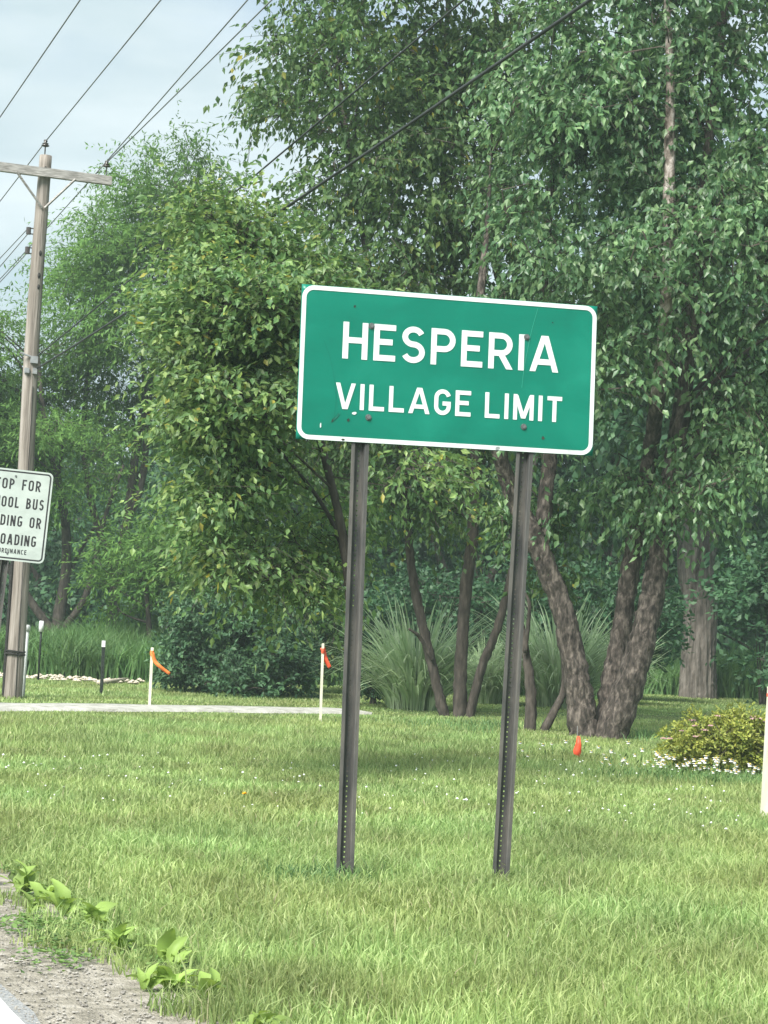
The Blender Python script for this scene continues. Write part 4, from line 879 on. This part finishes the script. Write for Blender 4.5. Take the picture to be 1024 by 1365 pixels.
wire('thin wire leaving the lower spool bracket of the pole', pl(-.17, 0, 6.30), 202, -.06, 45, .0065, w_, .3)
wire('thick black cable crossing in front of the leaves from the pole', pl(.05, -.12, 4.66), 21, .054, 40, .0125, M['cable'], .3, 'service_cable')
wire('thin dark cable strung just above the thick black cable', pl(.05, -.12, 4.84), 21, .073, 40, .008, M['cable'], .1, 'service_cable')

# ------------------------------------------------------------------ stakes, flags, marker posts
def lath(label, base, h, w, mat=None, name='survey_stake', group='wooden survey stakes', lean=0):
    r = empty(name, base); r.rotation_euler = (0, lean, R(12)); tag(r, label, 'stake', group)
    mb = MB(); x, y = w / 2, w / 5
    V = [(-x, -y, -.15), (x, -y, -.15), (x, y, -.15), (-x, y, -.15), (-x, -y, h - .012), (x, -y, h - .012), (x, y, h - .012), (-x, y, h - .012), (-x * .7, -y * .7, h), (x * .8, -y * .7, h), (x * .8, y * .7, h), (-x * .7, y * .7, h)]
    mb.add(V, [[0, 1, 5, 4], [1, 2, 6, 5], [2, 3, 7, 6], [3, 0, 4, 7], [4, 5, 9, 8], [5, 6, 10, 9], [6, 7, 11, 10], [7, 4, 8, 11], [8, 9, 10, 11]]); mb.build('lath', mat or M['stake'], r); return r
def ribbon(root, P, w, mat, name='ribbon', nrm=(0, .3, 1)):
    P = catmull(P, 5); n = len(P); s = np.linspace(0, 1, n); T = np.gradient(P, axis=0); S = unit(np.cross(T, np.array(nrm))) * (w / 2 * (1 - .25 * s))[:, None]
    S += np.stack([0 * s, .012 * np.sin(s * 7), 0 * s], -1)
    V = np.stack([P - S, P + S], 1); k = np.arange(n - 1) * 2
    o = link(name, fast_mesh(name, V, None, np.stack([k, k + 1, k + 3, k + 2], -1), True), mat, root); md = o.modifiers.new('t', 'SOLIDIFY'); md.thickness = .0015; return o
def knot(root, z, w, mat): mb = MB(); mb.tube(np.array([(0, 0, z - .03), (0, 0, z), (0, 0, z + .03)]), [w * .62, w * .75, w * .6], 8); mb.build('knot', mat, root)
r = lath('thin wooden survey stake with an orange ribbon blowing right, at the path edge', (-2.814,25.490,0.098), .77, .034, lean=R(-.4)); knot(r, .70, .034, M['orange'])
ribbon(r, [(0, -.02, .70), (.04, -.03, .60), (.11, -.05, .53), (.23, -.06, .45)], .05, M['orange'], nrm=(0, 1, .2))
r = lath('thin wooden survey stake with a drooping orange ribbon, left of the green sign', (-0.638,24.484,0.088), .95, .030, lean=R(-1)); knot(r, .86, .026, M['orange_deep'])
ribbon(r, [(0, .015, .90), (.03, .02, .80), (.05, .02, .74), (.10, .02, .66)], .06, M['orange_deep'], nrm=(0, 1, .1))
r = lath('pale square wooden stake with a red-painted band near its top, by the yellow shrub', (2.991,15.425,0.000), .985, .060, lean=R(1.0))
mb = MB(); mb.box((0, 0, .915), (.0315, .0135, .012)); mb.build('paint_band', M['paint_pink'], r); mb = MB(); mb.box((.036, .003, .52), (.004, .010, .19)); mb.build('ribbon', M['orange_deep'], r)
pf = empty('pin_flag', (2.103,20.955,0.019)); tag(pf, 'little orange-red pin flag at the foot of the birch stems', 'flag')
mb = MB(); mb.tube(np.array([(0, 0, -.05), (.004, 0, .15), (0, 0, .34)]), .0035, 5); mb.build('wire_stem', M['steel'], pf)
V = np.array([(.0, -.004, .24), (.03, -.012, .235), (-.012, -.01, .16), (.045, -.03, .15), (-.035, -.012, .09), (.05, -.005, .08), (-.03, -.03, .055), (.035, -.02, .02)])
o = link('flag', fast_mesh('flag', V, None, [[0, 1, 3, 2], [2, 3, 5, 4], [4, 5, 7, 6]], True), M['orange_deep'], pf); o.modifiers.new('t', 'SOLIDIFY').thickness = .0012

tp = empty('steel_fence_post', (-3.899,29.017,0.100)); tp.rotation_euler = (0, R(-.5), 0); tag(tp, 'short black steel fence post with a white painted tip behind the path', 'post')
mb = MB(); mb.box((0, 0, .28), (.024, .006, .40)); mb.box((0, .02, .28), (.006, .017, .40)); 
for z in np.arange(.05, .66, .07): mb.box((0, -.009, z), (.006, .003, .008))
mb.build('shaft', M['tpost'], tp); mb = MB(); mb.box((0, .006, .725), (.026, .03, .045)); mb.build('tip', M['white_plastic'], tp)
mp_ = empty('marker_post', (-4.627,26.812,0.100)); mp_.rotation_euler = (0, R(.4), 0); tag(mp_, 'slim white marker pipe standing right beside the utility pole', 'post')
mb = MB(); mb.tube(np.array([(0, 0, -.2), (0, 0, .5), (0, 0, .90)]), .020, 10); mb.build('pipe', M['white_plastic'], mp_, True); mb = MB(); mb.tube(np.array([(0, 0, .88), (0, 0, .93), (0, 0, .96)]), [.034, .034, .024], 10); mb.build('cap', M['white_plastic'], mp_, True)
m2 = empty('marker_post', (-5.477,33.050,0.100)); tag(m2, 'white-topped marker post half sunk in the tall grass bank', 'post')
mb = MB(); mb.tube(np.array([(0, 0, -.2), (0, 0, .6), (0, 0, .80)]), .018, 8); mb.build('shaft', M['tpost'], m2, True); mb = MB(); mb.tube(np.array([(0, 0, .80), (0, 0, .9), (0, 0, .98)]), [.04, .042, .034], 10); mb.build('cap', M['white_plastic'], m2, True)

# ------------------------------------------------------------------ thin haze volume, added to lift the dark tones
mh, N, L = mat_new('haze'); mh.cycles.homogeneous_volume = True; N.remove(N['Principled BSDF'])
pv = N.new('ShaderNodeVolumePrincipled'); pv.inputs['Color'].default_value = (.80, .97, 1.0, 1); pv.inputs['Density'].default_value = 0.0011; pv.inputs['Anisotropy'].default_value = .2
L.new(pv.outputs[0], N['Material Output'].inputs['Volume'])
mb = MB(); mb.box((0, 350, 8.0), (605, 555, 9.0)); tag(mb.build('haze', mh), 'thin pale haze volume added to lift the dark tones', 'haze', kind='stuff')
